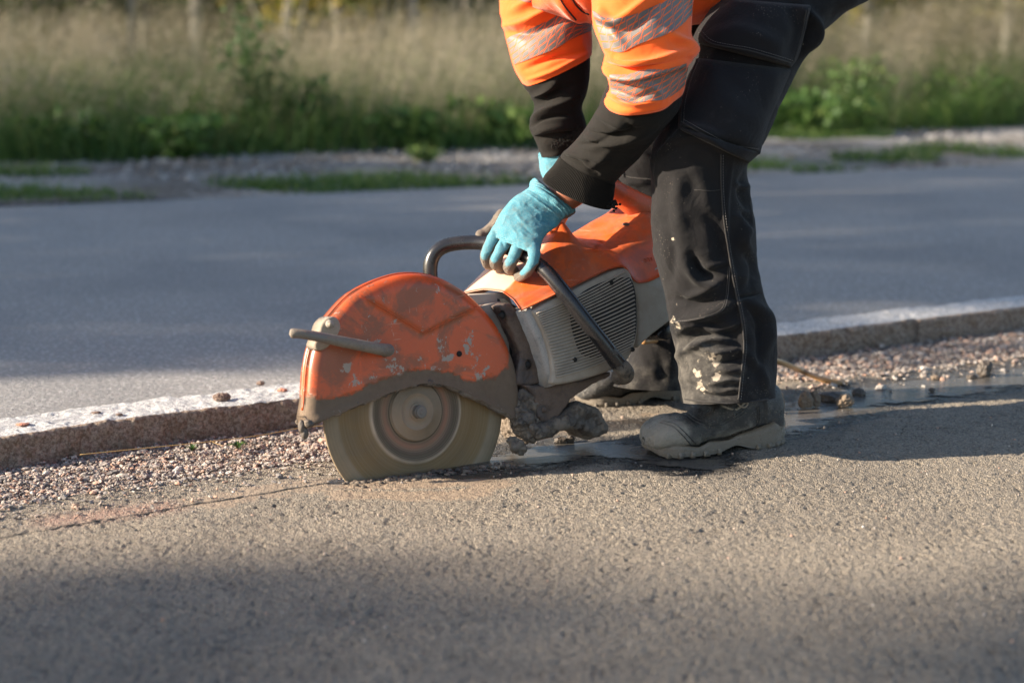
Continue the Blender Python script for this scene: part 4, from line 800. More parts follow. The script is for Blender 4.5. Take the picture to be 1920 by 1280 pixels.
for bv, pl in ((PB, [(1308, 112), (1292, 150), (1279, 200), (1277, 236)]), (PB, [(1277, 228), (1320, 252), (1365, 274), (1418, 284)]), (FB, [(1310, 62), (1335, 82), (1400, 94), (1450, 108), (1482, 118)]), (FB, [(1512, 20), (1502, 70), (1486, 118)])):
    P = onsurf(bv, pl, 60, .0008)
    if len(P) > 4: mb = MB(); mb.tube(P, .0012, 6, True); mb.build('seam', SEAMM, pk if bv is PB else fl)
    q = [(u+5, v-4) for u, v in pl]; L = onsurf(bv, q, 80, .0008); mb = MB()
    for i in range(0, len(L)-1, 2): mb.tube(L[i:i+2], .0005, 4, True)
    if mb.n: mb.build('stitching', THREAD, pk if bv is PB else fl)
# --- jacket torso
tor = [(985, -330, 1000, 10, 3.62, .05, 0), (1000, -370, 1030, 22, 3.62, .15, 0), (1060, -395, 1090, 40, 3.62, .19, 0), (1150, -380, 1180, 50, 3.63, .20, 0), (1260, -350, 1280, 48, 3.65, .19, 0), (1370, -320, 1385, 30, 3.67, .18, 0), (1470, -290, 1450, 10, 3.69, .175, 0), (1560, -250, 1500, -10, 3.70, .17, 0)]
foldsT = [([(1040, 0), (1070, 25), (1100, 50)], 6, .012), ([(1055, -10), (1085, 20), (1112, 55)], 5, -.008), ([(1300, 20), (1340, 5), (1380, -10)], 6, .006)]
VT = wrinkle(loft(tor, 120, 100), foldsT, 12, .006, 7)
jk = cloth(VT, 'jacket', HIVIS, per)
BT = bvh(VT)
# --- sleeves (orange part and black part)
nearo = [(1120, -260, 1340, -230, 3.42, .10, 0), (1100, -150, 1335, -130, 3.40, .10, 8), (1096, -60, 1318, -50, 3.37, .095, 12), (1106, 0, 1302, -5, 3.35, .09, 18), (1114, 45, 1297, 30, 3.34, .088, 24), (1124, 75, 1296, 62, 3.34, .086, 24), (1134, 98, 1305, 82, 3.34, .086, 22), (1133, 112, 1310, 93, 3.34, .088, 20), (1131, 125, 1300, 108, 3.35, .084, 20), (1140, 142, 1290, 122, 3.355, .078, 22), (1144, 160, 1286, 140, 3.36, .076, 24), (1142, 174, 1284, 158, 3.365, .078, 26), (1134, 186, 1280, 174, 3.37, .08, 28), (1137, 193, 1270, 180, 3.37, .074, 28)]
foldsO = [([(1118, 30), (1160, 40), (1230, -15)], 9, .011), ([(1120, 40), (1175, 58), (1245, 0)], 7, -.009), ([(1125, 10), (1140, 45), (1170, 88)], 7, .008), ([(1132, 118), (1180, 132), (1290, 108)], 5, -.013), ([(1132, 128), (1180, 143), (1298, 116)], 7, .010), ([(1150, 108), (1200, 120), (1300, 92)], 8, .007), ([(1146, 165), (1190, 185), (1225, 170)], 6, -.007), ([(1140, 176), (1180, 196), (1240, 190)], 5, .006), ([(1180, 150), (1215, 160), (1240, 178)], 6, .006), ([(1250, 60), (1285, 80), (1302, 92)], 8, .008), ([(1160, 185), (1180, 190), (1200, 189)], 3, -.007)]
VO = wrinkle(loft(nearo, 240, 150), [(a_, b_, c_*1.3) for a_, b_, c_ in foldsO], 21, .0045, 10, 1, .0008)
so = cloth(VO, 'near_sleeve', HIVIS, per).__class__ and C.objects[-1]
so.name = 'sleeve'
faro = [(960, -260, 1130, -230, 3.92, .09, 0), (930, -140, 1120, -160, 3.90, .09, 0), (930, -60, 1112, -90, 3.88, .085, 4), (937, 10, 1110, -30, 3.87, .085, 6), (946, 55, 1109, 15, 3.86, .08, 8), (955, 92, 1108, 48, 3.85, .078, 8), (964, 128, 1109, 78, 3.85, .076, 8), (975, 150, 1109, 95, 3.85, .074, 8), (983, 161, 1109, 103, 3.85, .070, 8)]
foldsP = [([(945, 50), (990, 40), (1050, 5)], 8, .010), ([(950, 60), (1000, 62), (1060, 30)], 8, -.007), ([(985, 130), (1040, 108), (1090, 98)], 6, -.006), ([(990, 150), (1040, 132), (1100, 100)], 4, .004), ([(960, 20), (1000, 0), (1040, -15)], 8, .008)]
VP = wrinkle(loft(faro, 160, 110), [(a_, b_, c_*1.5) for a_, b_, c_ in foldsP], 31, .0045, 9, 1, .0008)
fo_ = cloth(VP, 'sleeve', HIVIS, per)
nearb = [(1150, 140, 1275, 120, 3.385, .06, 26), (1128, 186, 1278, 182, 3.38, .068, 26), (1122, 204, 1262, 216, 3.39, .066, 22), (1106, 232, 1232, 252, 3.42, .062, 18), (1088, 256, 1205, 285, 3.45, .06, 14), (1070, 274, 1180, 315, 3.48, .058, 12), (1055, 288, 1160, 338, 3.505, .058, 8), (1051, 294, 1155, 346, 3.51, .052, 8), (1038, 312, 1152, 366, 3.525, .054, 10), (1026, 328, 1149, 382, 3.535, .056, 12), (1019, 339, 1147, 391, 3.54, .057, 12)]
foldsB = [([(1120, 215), (1160, 232), (1195, 236)], 8, .006), ([(1100, 245), (1150, 258), (1200, 240)], 5, -.008), ([(1095, 255), (1145, 270), (1215, 250)], 6, .006), ([(1075, 270), (1120, 268), (1180, 240)], 5, -.005), ([(1060, 288), (1090, 292), (1140, 300)], 6, .006), ([(1056, 292), (1085, 305), (1120, 325)], 3.5, -.007), ([(1172, 230), (1182, 238), (1190, 236)], 6, -.008), ([(1095, 300), (1110, 310), (1150, 280)], 8, .004)]
VB = wrinkle(loft(nearb, 200, 130), [(a_, b_, c_*1.5) for a_, b_, c_ in foldsB], 41, .0035, 10, 1, .0008)
sb = cloth(VB, 'fleece_sleeve', SLEEVE, per)
farb = [(975, 140, 1108, 90, 3.85, .06, 6), (986, 164, 1107, 106, 3.85, .066, 6), (998, 180, 1107, 135, 3.86, .066, 6), (1003, 200, 1101, 172, 3.86, .064, 6), (996, 226, 1092, 200, 3.86, .062, 4), (994, 240, 1096, 222, 3.86, .06, 4), (1000, 252, 1098, 236, 3.87, .056, 4), (1007, 268, 1094, 252, 3.87, .052, 4), (1012, 284, 1086, 266, 3.88, .05, 4), (1015, 294, 1070, 284, 3.88, .046, 4)]
foldsC = [([(1000, 182), (1025, 168), (1045, 150)], 7, .007), ([(1012, 195), (1040, 175), (1075, 160)], 7, -.006), ([(998, 225), (1030, 205), (1085, 180)], 6, .006), ([(996, 238), (1020, 222), (1070, 215)], 4, -.006), ([(1000, 250), (1030, 240), (1090, 238)], 5, .005)]
VC = wrinkle(loft(farb, 140, 100), [(a_, b_, c_*1.8) for a_, b_, c_ in foldsC], 51, .0045, 10, 1, .0008)
sc_ = cloth(VC, 'fleece_sleeve', SLEEVE, per)
mb = MB(); rg = np.random.default_rng(5)                                   # frayed cuff threads
for k in range(260):
    t = rg.random(); u, v = 1038+60*t+rg.normal(0, 3.5), 274-30*t+rg.normal(0, 3.5); mb.blob(D(u, v, 3.81), .0007+.0011*rg.random(), k, .9, sub=1, freq=3)
for k in range(26): mb.blob(D(1150+rg.normal(0, 5), 383+rg.normal(0, 5), 3.50), .003, k, .5, sub=0)
mb.build('frayed_threads', SLEEVE, sb)['kind'] = 'stuff'
# knitted cuff ribs
mb = MB(); i0 = int(200*.70)
for j in range(0, 130, 1):
    P = (VB+gnorm(VB)*.0005)[i0:, j]; mb.tube(P[::4], .0011, 5, False)
mb.A = [np.zeros(mb.n)]; cf = mb.build('knitted_cuff', SLEEVE, sb, an='dust')
# reflective tape
def tape(V, f0, f1, name, parent, j0, j1, mat=BAND):
    n = V.shape[0]; P, F, uv = bands(V, int(f0*n), int(f1*n), j0, j1, .0012); return build(name, P, F, mat, parent, uv=uv)
def tape_px(V, parent, lo0, lo1, name='reflective_tape', rep=2.2):
    """tape between two pixel lines (upper, lower), laid on the sleeve surface; wraps on behind"""
    bv = bvh(V); n, m = 60, 26; A = lin(cr(np.array(lo0, float), 60), n); B = lin(cr(np.array(lo1, float), 60), n); X = np.full((n, m, 3), np.nan)
    for i in range(n):
        for j in range(m):
            p = A[i]+(B[i]-A[i])*j/(m-1); h = hit(bv, *p)
            if h: X[i, j] = h[0]-nrm(h[0]-CAM)*.0010+nrm(h[1])*(.0006 if h[1]@(CAM-h[0]) > 0 else -.0006)
    ok = ~np.isnan(X[..., 0]); F = [f for f in grid_faces(n, m) if ok.ravel()[f].all()]; X[~ok] = X[ok].mean(0)
    uv = np.stack(np.meshgrid(np.linspace(0, rep, n), np.linspace(0, 1, m), indexing='ij'), -1).reshape(-1, 2)
    return build(name, X.reshape(-1, 3), np.array(F), BAND, parent, uv=uv)
tape_px(VO, so, [(1110, 18), (1135, 34), (1180, 30), (1235, 8), (1300, -22)], [(1132, 92), (1165, 98), (1200, 82), (1260, 60), (1297, 30)])
tape_px(VO, so, [(1143, 140), (1175, 140), (1210, 131), (1250, 130), (1287, 119)], [(1146, 176), (1180, 194), (1215, 190), (1250, 185), (1286, 160)])
tape_px(VP, fo_, [(950, 72), (985, 58), (1030, 38), (1062, 22), (1108, 48)], [(965, 122), (1000, 108), (1040, 92), (1075, 72), (1109, 58)])
tape_px(VP, fo_, [(935, -18), (990, 0), (1030, -4), (1060, -20)], [(937, -12), (990, 5), (1030, 2), (1060, -14)], rep=2)
# zips
ZIP = NT('black_zip'); ZIP = ZIP.out((.015, .015, .015), .5)
for pl in ([(1048, -6), (1056, 8), (1068, 24), (1080, 38)], [(1072, -4), (1080, 10), (1092, 22), (1104, 28)]):
    P = onsurf(BT, pl, 30, .002)
    if len(P) > 3: mb = MB(); mb.tube(P, .0018, 6, True); mb.build('zip', ZIP, jk)
# --- body (one continuous skin under the clothes)
def body():
    J = {}; E = []
    def j(n, p, r): J[n] = (np.asarray(p, float), r)
    j('pelvis', D(1480, -60, 3.72), .10); j('belly', D(1380, -120, 3.68), .11); j('chest', D(1220, -160, 3.65), .12); j('neck0', D(1090, -190, 3.64), .07); j('neck', D(1020, -190, 3.64), .05)
    j('head0', D(965, -200, 3.64), .075); j('head1', D(890, -190, 3.64), .09); j('head2', D(835, -170, 3.64), .06)
    j('shN', D(1200, -200, 3.45), .05); j('elN', D(1212, 110, 3.37), .038); j('elN2', D(1200, 195, 3.40), .038); j('wrN1', D(1110, 325, 3.52), .036); j('wrN', D(1070, 360, 3.565), .036); j('wrN2', D(1036, 380, 3.585), .033); j('haN', D(1000, 405, 3.58), .026)
    j('shF', D(1040, -170, 3.86), .05); j('elF', D(1050, 150, 3.88), .036); j('wrF1', D(1048, 250, 3.90), .032); j('wrF', D(1062, 318, 3.86), .028); j('haF', D(1088, 352, 3.80), .026)
    j('hiN', D(1460, -30, 3.62), .072); j('knN', D(1322, 320, 3.50), .055); j('anN', D(1370, 760, 3.55), .042)
    j('hiF', D(1390, -20, 3.86), .085); j('knF', D(1245, 320, 3.92), .055); j('anF', D(1240, 735, 3.98), .042)
    ch = [['pelvis', 'belly', 'chest', 'neck0', 'neck', 'head0', 'head1', 'head2'], ['chest', 'shN', 'elN', 'elN2', 'wrN1', 'wrN', 'wrN2', 'haN'], ['chest', 'shF', 'elF', 'wrF1', 'wrF', 'haF'], ['pelvis', 'hiN', 'knN', 'anN'], ['pelvis', 'hiF', 'knF', 'anF']]
    names = list(J); idx = {n: i for i, n in enumerate(names)}
    for c in ch:
        for a, b in zip(c, c[1:]): E.append((idx[a], idx[b]))
    me = bpy.data.meshes.new('b'); me.from_pydata([tuple(J[n][0]) for n in names], E, []); o = bpy.data.objects.new('b', me); C.objects.link(o)
    md = o.modifiers.new('s', 'SKIN'); md.use_smooth_shade = True
    for i, n in enumerate(names): me.skin_vertices[0].data[i].radius = (J[n][1],)*2
    me.skin_vertices[0].data[0].use_root = True
    md2 = o.modifiers.new('d', 'SUBSURF'); md2.levels = 2; md2.render_levels = 2
    dg = bpy.context.evaluated_depsgraph_get(); dg.update(); m2 = bpy.data.meshes.new_from_object(o.evaluated_get(dg)); bpy.data.objects.remove(o)
    v = np.zeros(len(m2.vertices)*3); m2.vertices.foreach_get('co', v); v = v.reshape(-1, 3)
    # face features on the (out of frame) head: nose, eye hollows
    hd, tl = D(890, -190, 3.64), nrm(D(835, -120, 3.64)-D(890, -190, 3.64)); d = v-hd
    v = v+tl*(.018*np.exp(-(((d-tl*.09)**2).sum(1))/.02**2))[:, None]
    m2.vertices.foreach_set('co', (v-np.array(per.location)).astype(np.float32).ravel()); m2.materials.clear(); m2.materials.append(SKIN)
    for p in m2.polygons: p.use_smooth = True
    b = bpy.data.objects.new('body', m2); C.objects.link(b); b.parent = per; return b
bo = body()
mb = MB(); mb.blob(D(905, -225, 3.64), .105, 3, .05, (1.05, .85, .8), 3); mb.build('hair', HAIR, per)
# --- gloves
def glove(rings, fingers, thumb, name, parent, seed, palmdir, folds=()):
    """rings: list of (P_left, P_right, thick); fingers: lists of (point, radius)"""
    mb = MB(); Ls = np.array([r[0] for r in rings]); Rs = np.array([r[1] for r in rings]); Ts = np.array([[r[2]] for r in rings]); n = 40; m = 40
    Lc, Rc, Tc = cr(Ls, n), cr(Rs, n), cr(Ts, n)[:, 0]; V = []
    for i in range(n):
        c = (Lc[i]+Rc[i])/2; e1 = (Rc[i]-Lc[i])/2; w = -nrm(c-CAM); e2 = nrm(w-nrm(e1)*(w@nrm(e1)))*Tc[i]
        th = np.linspace(0, 2*math.pi, m, endpoint=False); V.append(c+np.cos(th)[:, None]*e1+(np.sign(np.sin(th))*np.abs(np.sin(th))**.8)[:, None]*e2)
    V = np.vstack(V); c0, c1 = V[:m].mean(0), V[-m:].mean(0); V = np.vstack([V, c0, c1]); k = n*m
    T = [((j+1) % m, j, k) for j in range(m)]+[((n-1)*m+j, (n-1)*m+(j+1) % m, k+1) for j in range(m)]
    mb.add(V, grid_faces(n, m, True), T)
    for f in fingers+[thumb]:
        P = cr(np.array([p for p, r in f]), 26); r = np.interp(np.linspace(0, 1, 26), np.linspace(0, 1, len(f)), [r for p, r in f]); mb.tube(P, r, 18, True); Vt, Tt = ICO[2]
        mb.add(Vt*r[-1]*.98+P[-1], None, Tt); mb.add(Vt*r[0]+P[0], None, Tt)
    o = mb.build('g', GLOVE, None); rm = o.modifiers.new('r', 'REMESH'); rm.mode = 'VOXEL'; rm.voxel_size = .0013; rm.use_smooth_shade = True
    sm = o.modifiers.new('s', 'SMOOTH'); sm.factor = .5; sm.iterations = 3
    dg = bpy.context.evaluated_depsgraph_get(); dg.update(); m2 = bpy.data.meshes.new_from_object(o.evaluated_get(dg)); bpy.data.objects.remove(o)
    v = np.zeros(len(m2.vertices)*3); m2.vertices.foreach_get('co', v); v = v.reshape(-1, 3); nr = np.zeros(len(v)*3); m2.vertices.foreach_get('normal', nr); nr = nr.reshape(-1, 3)
    # coated palm and finger sides
    bd_ = nrm(-nrm(ray(970, 450))*.85+UP*.5-RT*.05); mask = np.zeros(len(v)); best = np.full(len(v), 1e9)
    for f in fingers:
        P = cr(np.array([p for p, r in f]), 26); d = np.linalg.norm(v[:, None]-P[None], axis=2); k = d.argmin(1); dm = d[np.arange(len(v)), k]; tip = k/25.
        ok = (dm < best) & (dm < .0145); side_ = nr@bd_; val = .5-(side_-.42)*1.1+np.clip(tip-.62, 0, 1)*2.4-.25*(tip < .3)
        mask = np.where(ok, np.where(tip > .1, val, .5-(side_-.1)*1.2), mask); best = np.where(ok, dm, best)
    P = cr(np.array([p for p, r in thumb]), 26); d = np.linalg.norm(v[:, None]-P[None], axis=2).min(1); thm = d < .0145
    mask = np.where(best > 1, .5-(nr@bd_+.05)*1.4, mask); mask = np.where(thm & (best > .012), 1., mask)
    # knit wrinkles across the back and cuff ribs
    px = proj(v); cz_ = (Ls[0]+Rs[0])/2; hd = nrm((Ls[-1]+Rs[-1])/2-cz_); s_ = (v-cz_)@hd; L_ = np.linalg.norm((Ls[-1]+Rs[-1])/2-cz_); a_ = s_/L_
    rb = np.exp(-((a_-.12)/.16)**2); disp = .0010*rb*np.sin(s_*2*math.pi/.0055)+.0016*(1-2*np.abs(fbm(v*45, 2, seed)))*sstep(.0, .2, a_)+.0030*np.exp(-((a_-.03)/.035)**2)
    fc = sstep(-.1, .3, -(nrm(v-CAM)*nr).sum(1))
    for poly, wd, am in folds: dd, t = dpoly(px, cr(np.array([X6(*p) for p in poly], float), 12), True); disp = disp+am*np.exp(-(dd/wd)**2)*np.sqrt(np.clip(np.sin(math.pi*np.clip(t, .03, .97)), 0, 1))*fc
    v = v+nr*disp[:, None]
    m2.vertices.foreach_set('co', (v-np.array(rootof(parent).location)).astype(np.float32).ravel()); at = m2.attributes.get('mud') or m2.attributes.new('mud', 'FLOAT', 'POINT')
    if at.domain != 'POINT' or len(at.data) != len(v): m2.attributes.remove(at); at = m2.attributes.new('mud', 'FLOAT', 'POINT')
    at.data.foreach_set('value', np.clip(mask, 0, 1).astype(np.float32)); m2.materials.clear(); m2.materials.append(GLOVE)
    for p in m2.polygons: p.use_smooth = True
    g = bpy.data.objects.new(name, m2); C.objects.link(g); g.parent = parent; return g
X6 = lambda x, y: (880+x*.1875, 320+y*.1875)
def hq_(x, y, k=None, dk=0.):
    u, v = X6(x, y); return Q(u, v, (kbar(u) if k is None else k)+dk)
rg_ = [(hq_(655, 85, .0), hq_(1048, 392, .03), .044), (hq_(640, 100, .0), hq_(1044, 405, .03), .046), (hq_(612, 135, .0), hq_(1030, 430, .03), .045), (hq_(606, 170, .0), hq_(990, 458, .03), .038), (hq_(560, 200, .0), hq_(940, 480, .03), .028), (hq_(450, 270, -.01), hq_(880, 550, .03), .026), (hq_(360, 370, -.02), hq_(790, 620, .04), .024), (hq_(290, 480, -.03), hq_(720, 700, .045), .022), (hq_(255, 580, -.035), hq_(700, 790, .05), .019), (hq_(255, 660, -.035), hq_(690, 850, .05), .013)]
fr = .0112
A_ = [(hq_(330, 540, None, .018), .012), (hq_(262, 640, None, .022), .0115), (hq_(205, 750, None, .024), fr), (hq_(168, 860, None, .018), fr), (hq_(180, 925, None, .004), .0098), (hq_(225, 945, None, -.012), .009)]
B_ = [(hq_(430, 600, None, .02), .012), (hq_(365, 715, None, .024), .0115), (hq_(305, 815, None, .026), fr), (hq_(265, 900, None, .020), fr), (hq_(270, 945, None, .006), .0098), (hq_(310, 965, None, -.010), .009)]
C_ = [(hq_(540, 680, None, .02), .012), (hq_(470, 800, None, .024), .0115), (hq_(430, 890, None, .024), fr), (hq_(400, 955, None, .016), fr), (hq_(405, 985, None, .002), .0096), (hq_(445, 1000, None, -.012), .009)]
D_ = [(hq_(640, 760, None, .016), .0118), (hq_(650, 860, None, .020), .0108), (hq_(620, 950, None, .020), .0095), (hq_(570, 1020, None, .016), .0092), (hq_(525, 1055, None, .012), .0090), (hq_(492, 1062, None, .006), .0088)]
TH = [(hq_(330, 440, -.045), .012), (hq_(260, 540, -.075), .0125), (hq_(190, 605, -.085), .0115), (hq_(145, 635, -.088), .0105), (hq_(115, 640, -.088), .0100)]
pd = nrm(nrm(ray(960, 460))*.75-UP*.25+RT*.55)
GF = [([(640, 150), (760, 230), (900, 330), (1000, 400)], 3.2, .0030), ([(600, 190), (720, 270), (860, 370), (960, 440)], 2.2, -.0028), ([(570, 215), (700, 310), (830, 400), (930, 470)], 2.2, .0022), ([(560, 330), (640, 370), (720, 400)], 2.5, -.0020), ([(620, 350), (720, 420), (860, 470)], 2.6, .0022), ([(540, 560), (600, 610), (670, 640)], 3., -.0022), ([(500, 600), (560, 660), (650, 690)], 3., .0016), ([(760, 530), (820, 560), (880, 550)], 3., .0022), ([(470, 420), (520, 500), (600, 540)], 3.5, .0018), ([(300, 640), (330, 720), (350, 770)], 2.5, -.0015)]
glove(rg_, [A_, B_, C_, D_], TH, 'glove', per, 3, pd, GF)
q2 = lambda u, v, d: D(u, v, d)
rg2 = [(q2(1012, 288, 3.88), q2(1078, 262, 3.88), .034), (q2(1012, 305, 3.87), q2(1080, 285, 3.87), .032), (q2(1016, 328, 3.86), q2(1085, 310, 3.86), .030), (q2(1030, 350, 3.84), q2(1100, 330, 3.84), .028), (q2(1052, 368, 3.82), q2(1115, 342, 3.82), .024)]
ff = [[(q2(1080+i*12, 345, 3.80), .011), (q2(1095+i*12, 338, 3.77), .010), (q2(1102+i*12, 352, 3.75), .0098), (q2(1100+i*12, 366, 3.76), .0095), (q2(1096+i*12, 372, 3.79), .009)] for i in range(4)]
glove(rg2, ff, [(q2(1060, 350, 3.86), .012), (q2(1080, 368, 3.87), .011), (q2(1100, 372, 3.86), .010)], 'glove', per, 9, nrm(FW*.5-UP*.8))
# --- boots
def boot(toe, heel, label, W=.052, seed=1, hs=1.):
    t0, h0 = np.array([*toe[:2], 0.]), np.array([*heel[:2], 0.]); L = np.linalg.norm(h0-t0); ax = (h0-t0)/L; sd = np.array([ax[1], -ax[0], 0])   # sd towards camera
    root = bpy.data.objects.new('boot', None); 
    # upper: stations along length, cross-section D-shape
    S_ = np.array([(-.012, .12, .022, .032), (0.0, .45, .018, .040), (.02, .72, .014, .050), (.07, .94, .012, .061), (.15, 1.05, .012, .068), (.24, 1.06, .012, .069), (.33, .99, .012, .074), (.43, .93, .014, .090), (.55, .88, .016, .110), (.63, .84, .018, .118), (.72, .80, .020, .122), (.82, .78, .020, .122), (.90, .72, .020, .120), (.945, .60, .020, .116), (.965, .42, .022, .108)])
    n, m = 110, 90; st = cr(S_, n); V = np.zeros((n, m, 3)); th = np.linspace(0, 2*math.pi, m, endpoint=False)
    for i, (s, w, zb, zt) in enumerate(st):
        zt *= hs; c = np.cos(th); s_ = np.sin(th); hw = W*w; cy = (zt+zb)/2; hh = (zt-zb)/2
        taper = 1-.34*np.clip(s_, 0, 1)*sstep(.3, .75, s); ex = 2.6
        x = np.sign(c)*np.abs(c)**(2/ex)*hw*taper; z = cy+np.sign(s_)*np.abs(s_)**(2/ex)*hh; V[i] = t0+ax*(s*L)+sd*x[:, None]+np.array([0, 0, 1])*z[:, None]
    N = gnorm(V); P = V.reshape(-1, 3); Nf = N.reshape(-1, 3); sl = ((P-t0)@ax)/L; zz = P[:, 2]; lat = (P-t0)@sd
    d = .0018*fbm(P*30, 3, seed)-.0035*(1-2*np.abs(fbm(P*[40, 40, 22], 2, seed+9)))*bell(sl-.42, .13)*sstep(.03, .06, zz)
    d += .0030*sstep(.012, -.012, sl-(.30-1.2*(zz-.03)))+.002*bell(sl-(.30-1.2*(zz-.03)), .010)                                    # toe cap edge
    d += .004*bell(sl-.43-.1*(zz-.07), .03)*sstep(.04, .08, zz)-.004*bell(sl-.50-.1*(zz-.07), .022)*sstep(.04, .08, zz)+.0035*bell(sl-.57, .02)*sstep(.05, .09, zz)
    d += -.002*bell(sl-.80, .008)+.0035*sstep(.79, .81, sl)*sstep(.12, .10, zz)
    d += .0025*bell(zz-(.055+.09*sl), .004)*(sl > .45)*(sl < .8)
    P = P+Nf*d[:, None]; mud = np.clip(.35*sstep(.06, .02, zz)+.35*sstep(.35, .1, sl)+.1, 0, 1)
    return t0, ax, sd, L, P, (n, m), mud
def make_boot(toe, heel, label, W=.052, seed=1, parent=None):
    t0, ax, sd, L, P, (n, m), mud = boot(toe, heel, label, W, seed)
    if seed == 7: mud = mud*.3-.15
    Vc_ = np.vstack([P, P[:m].mean(0), P[-m:].mean(0)]); tc_ = np.array([(j, (j+1) % m, n*m) for j in range(m)]+[((n-1)*m+(j+1) % m, (n-1)*m+j, n*m+1) for j in range(m)])
    b = build('boot', Vc_, [grid_faces(n, m, True), tc_], LEATHER, parent, attrs=dict(mud=np.r_[mud, mud[0], mud[-1]]))
    if seed == 3:
        bv = BVHTree.FromPolygons([tuple(p) for p in P], [tuple(int(x) for x in f) for f in grid_faces(n, m, True)])
        for pl in ([(1238, 792), (1262, 800), (1282, 818), (1300, 838), (1318, 846)], [(1243, 788), (1267, 796), (1287, 813), (1305, 832)], [(1285, 776), (1310, 792), (1345, 800), (1370, 790), (1400, 772)], [(1288, 771), (1312, 787), (1345, 795), (1368, 785), (1396, 768)], [(1420, 762), (1421, 780), (1419, 800)], [(1424, 762), (1425, 780), (1423, 800)], [(1330, 840), (1370, 832), (1410, 806), (1458, 782)]):
            q_ = onsurf(bv, pl, 50, .0003)
            if len(q_) > 4: mq = MB(); mq.tube(q_, .0011, 6, True, .2); mq.build('seam', LEATHER, b)
    # sole with stepped sidewall and lugs
    mb = MB(); t = np.linspace(0, 2*math.pi, 120, endpoint=False); ol = []
    def out_(th):
        c, s = math.cos(th), math.sin(th); x = (c*.5+.5); w = np.interp(x, [0, .02, .08, .2, .4, .6, .8, .95, 1], [.30, .62, .90, 1.06, 1.02, .88, .86, .74, .5])
        return x, (1 if s > 0 else -1)*min(1, abs(s)**.7*1.3)*w*W*1.04
    pts = np.array([out_(a) for a in t]); B0 = t0+ax*((pts[:, 0]*1.03-.02)*L)[:, None]+sd*pts[:, 1:2]
    arch = .012*bell(pts[:, 0]-.58, .09)+.010*sstep(.08, 0, pts[:, 0]); topz = np.interp(pts[:, 0], [0, .1, .22, .30, .38, .52, .60, .75, 1], [.030, .026, .022, .017, .027, .024, .032, .043, .060])
    rings = []
    for f, o_ in ((0, .985), (.12, 1.0), (.35, 1.03), (.5, 1.0), (.62, 1.02), (.8, 1.0), (1, .97)):
        c = B0.mean(0); X_ = c+(B0-c)*o_; X_[:, 2] = arch+(topz-arch)*f; rings.append(X_)
    V = np.vstack(rings); V = V+.0012*np.stack([fbm(V*60, 2, 4), fbm(V*60, 2, 5), fbm(V*60, 2, 6)], 1)
    k = len(V); V = np.vstack([V, rings[0].mean(0), rings[-1].mean(0)]); T = [(i, (i+1) % 120, k) for i in range(120)]+[(720+(i+1) % 120, 720+i, k+1) for i in range(120)]
    mb.add(V, grid_faces(7, 120, True), T, .5)
    for i in range(0, 120, 4):
        if arch[i] < .004:
            c = B0[i]*.97+B0.mean(0)*.03; mb.box(c+[0, 0, .004], ax*.0042, sd*.006, [0, 0, .0055], .7)
    mb.build('sole', SOLE, b)
    # laces, tongue and hook
    mb = MB(); tp = lambda s, z, l: t0+ax*(s*L)+sd*l+np.array([0, 0, z])
    mb.tube(cr(np.array([tp(.40, .088, -.02), tp(.42, .096, 0), tp(.47, .100, .02), tp(.54, .096, .034)]), 14), .0034, 8, True, .4)
    mb.tube(cr(np.array([tp(.46, .105, -.02), tp(.49, .112, 0), tp(.55, .114, .02), tp(.62, .108, .034)]), 14), .003, 8, True, .2)
    mb.tube(cr(np.array([tp(.44, .093, .0), tp(.50, .088, .030), tp(.58, .082, .040), tp(.66, .098, .042), tp(.76, .115, .042)]), 20), .0025, 8, True, .6)
    mb.build('laces', LEATHER, b)
    mb = MB(); hk = [tp(.585, .098, .040), tp(.60, .107, .040), tp(.64, .103, .042), tp(.66, .092, .044), tp(.635, .086, .045), tp(.60, .090, .044), tp(.585, .098, .040)]
    mb.tube(cr(np.array(hk), 30), .0018, 8, True, .1); mb.build('lace_hook', TABMETAL, b)
    return b
sh = np.array([.0, .0])
tN, hN = G(1212, 850), G(1464, 826); make_boot(tN, hN, 'n', .050, 3, per)
tF, hF = G(1082, 757), G(1300, 738); make_boot(tF, hF, 'f', .050, 7, per)
#@@VEGETATION
# ================================================================== vegetation
def bladesmesh(base, h, lean, w, tint, seg=3, az=None, seed=0):
    """many grass blades as tapered ribbons. base (N,3)"""
    n = len(base); rg = np.random.default_rng(seed); az = rg.uniform(0, 6.28, n) if az is None else az; dirn = np.stack([np.cos(az), np.sin(az), np.zeros(n)], 1); sid = np.stack([-np.sin(az), np.cos(az), np.zeros(n)], 1)
    tw = rg.uniform(0, 6.28, n); sid = np.stack([np.cos(tw), np.sin(tw), np.zeros(n)], 1); rows = []
    for k in range(seg+1):
        t = k/seg; c = base+dirn*(lean*h*t*t)[:, None]+np.array([0, 0, 1])*(h*t*(1-.15*t))[:, None]; ww = w*(1-t*.85); rows += [c-sid*ww[:, None], c+sid*ww[:, None]]
    V = np.stack(rows, 1); K = 2*(seg+1); q = np.array([(2*k, 2*k+1, 2*k+3, 2*k+2) for k in range(seg)]); F = (q[None]+np.arange(n)[:, None, None]*K).reshape(-1, 4)
    A = np.repeat(tint, K)+np.tile(np.repeat(np.linspace(-.12, .12, seg+1), 2), n); return V.reshape(-1, 3), F, np.clip(A, 0, 1)
def join(L):
    V = []; Qd = []; A = []; o = 0
    for v, f, a in L: V.append(v); Qd.append(f+o); A.append(a); o += len(v)
    return np.vstack(V), np.vstack(Qd), np.concatenate(A)
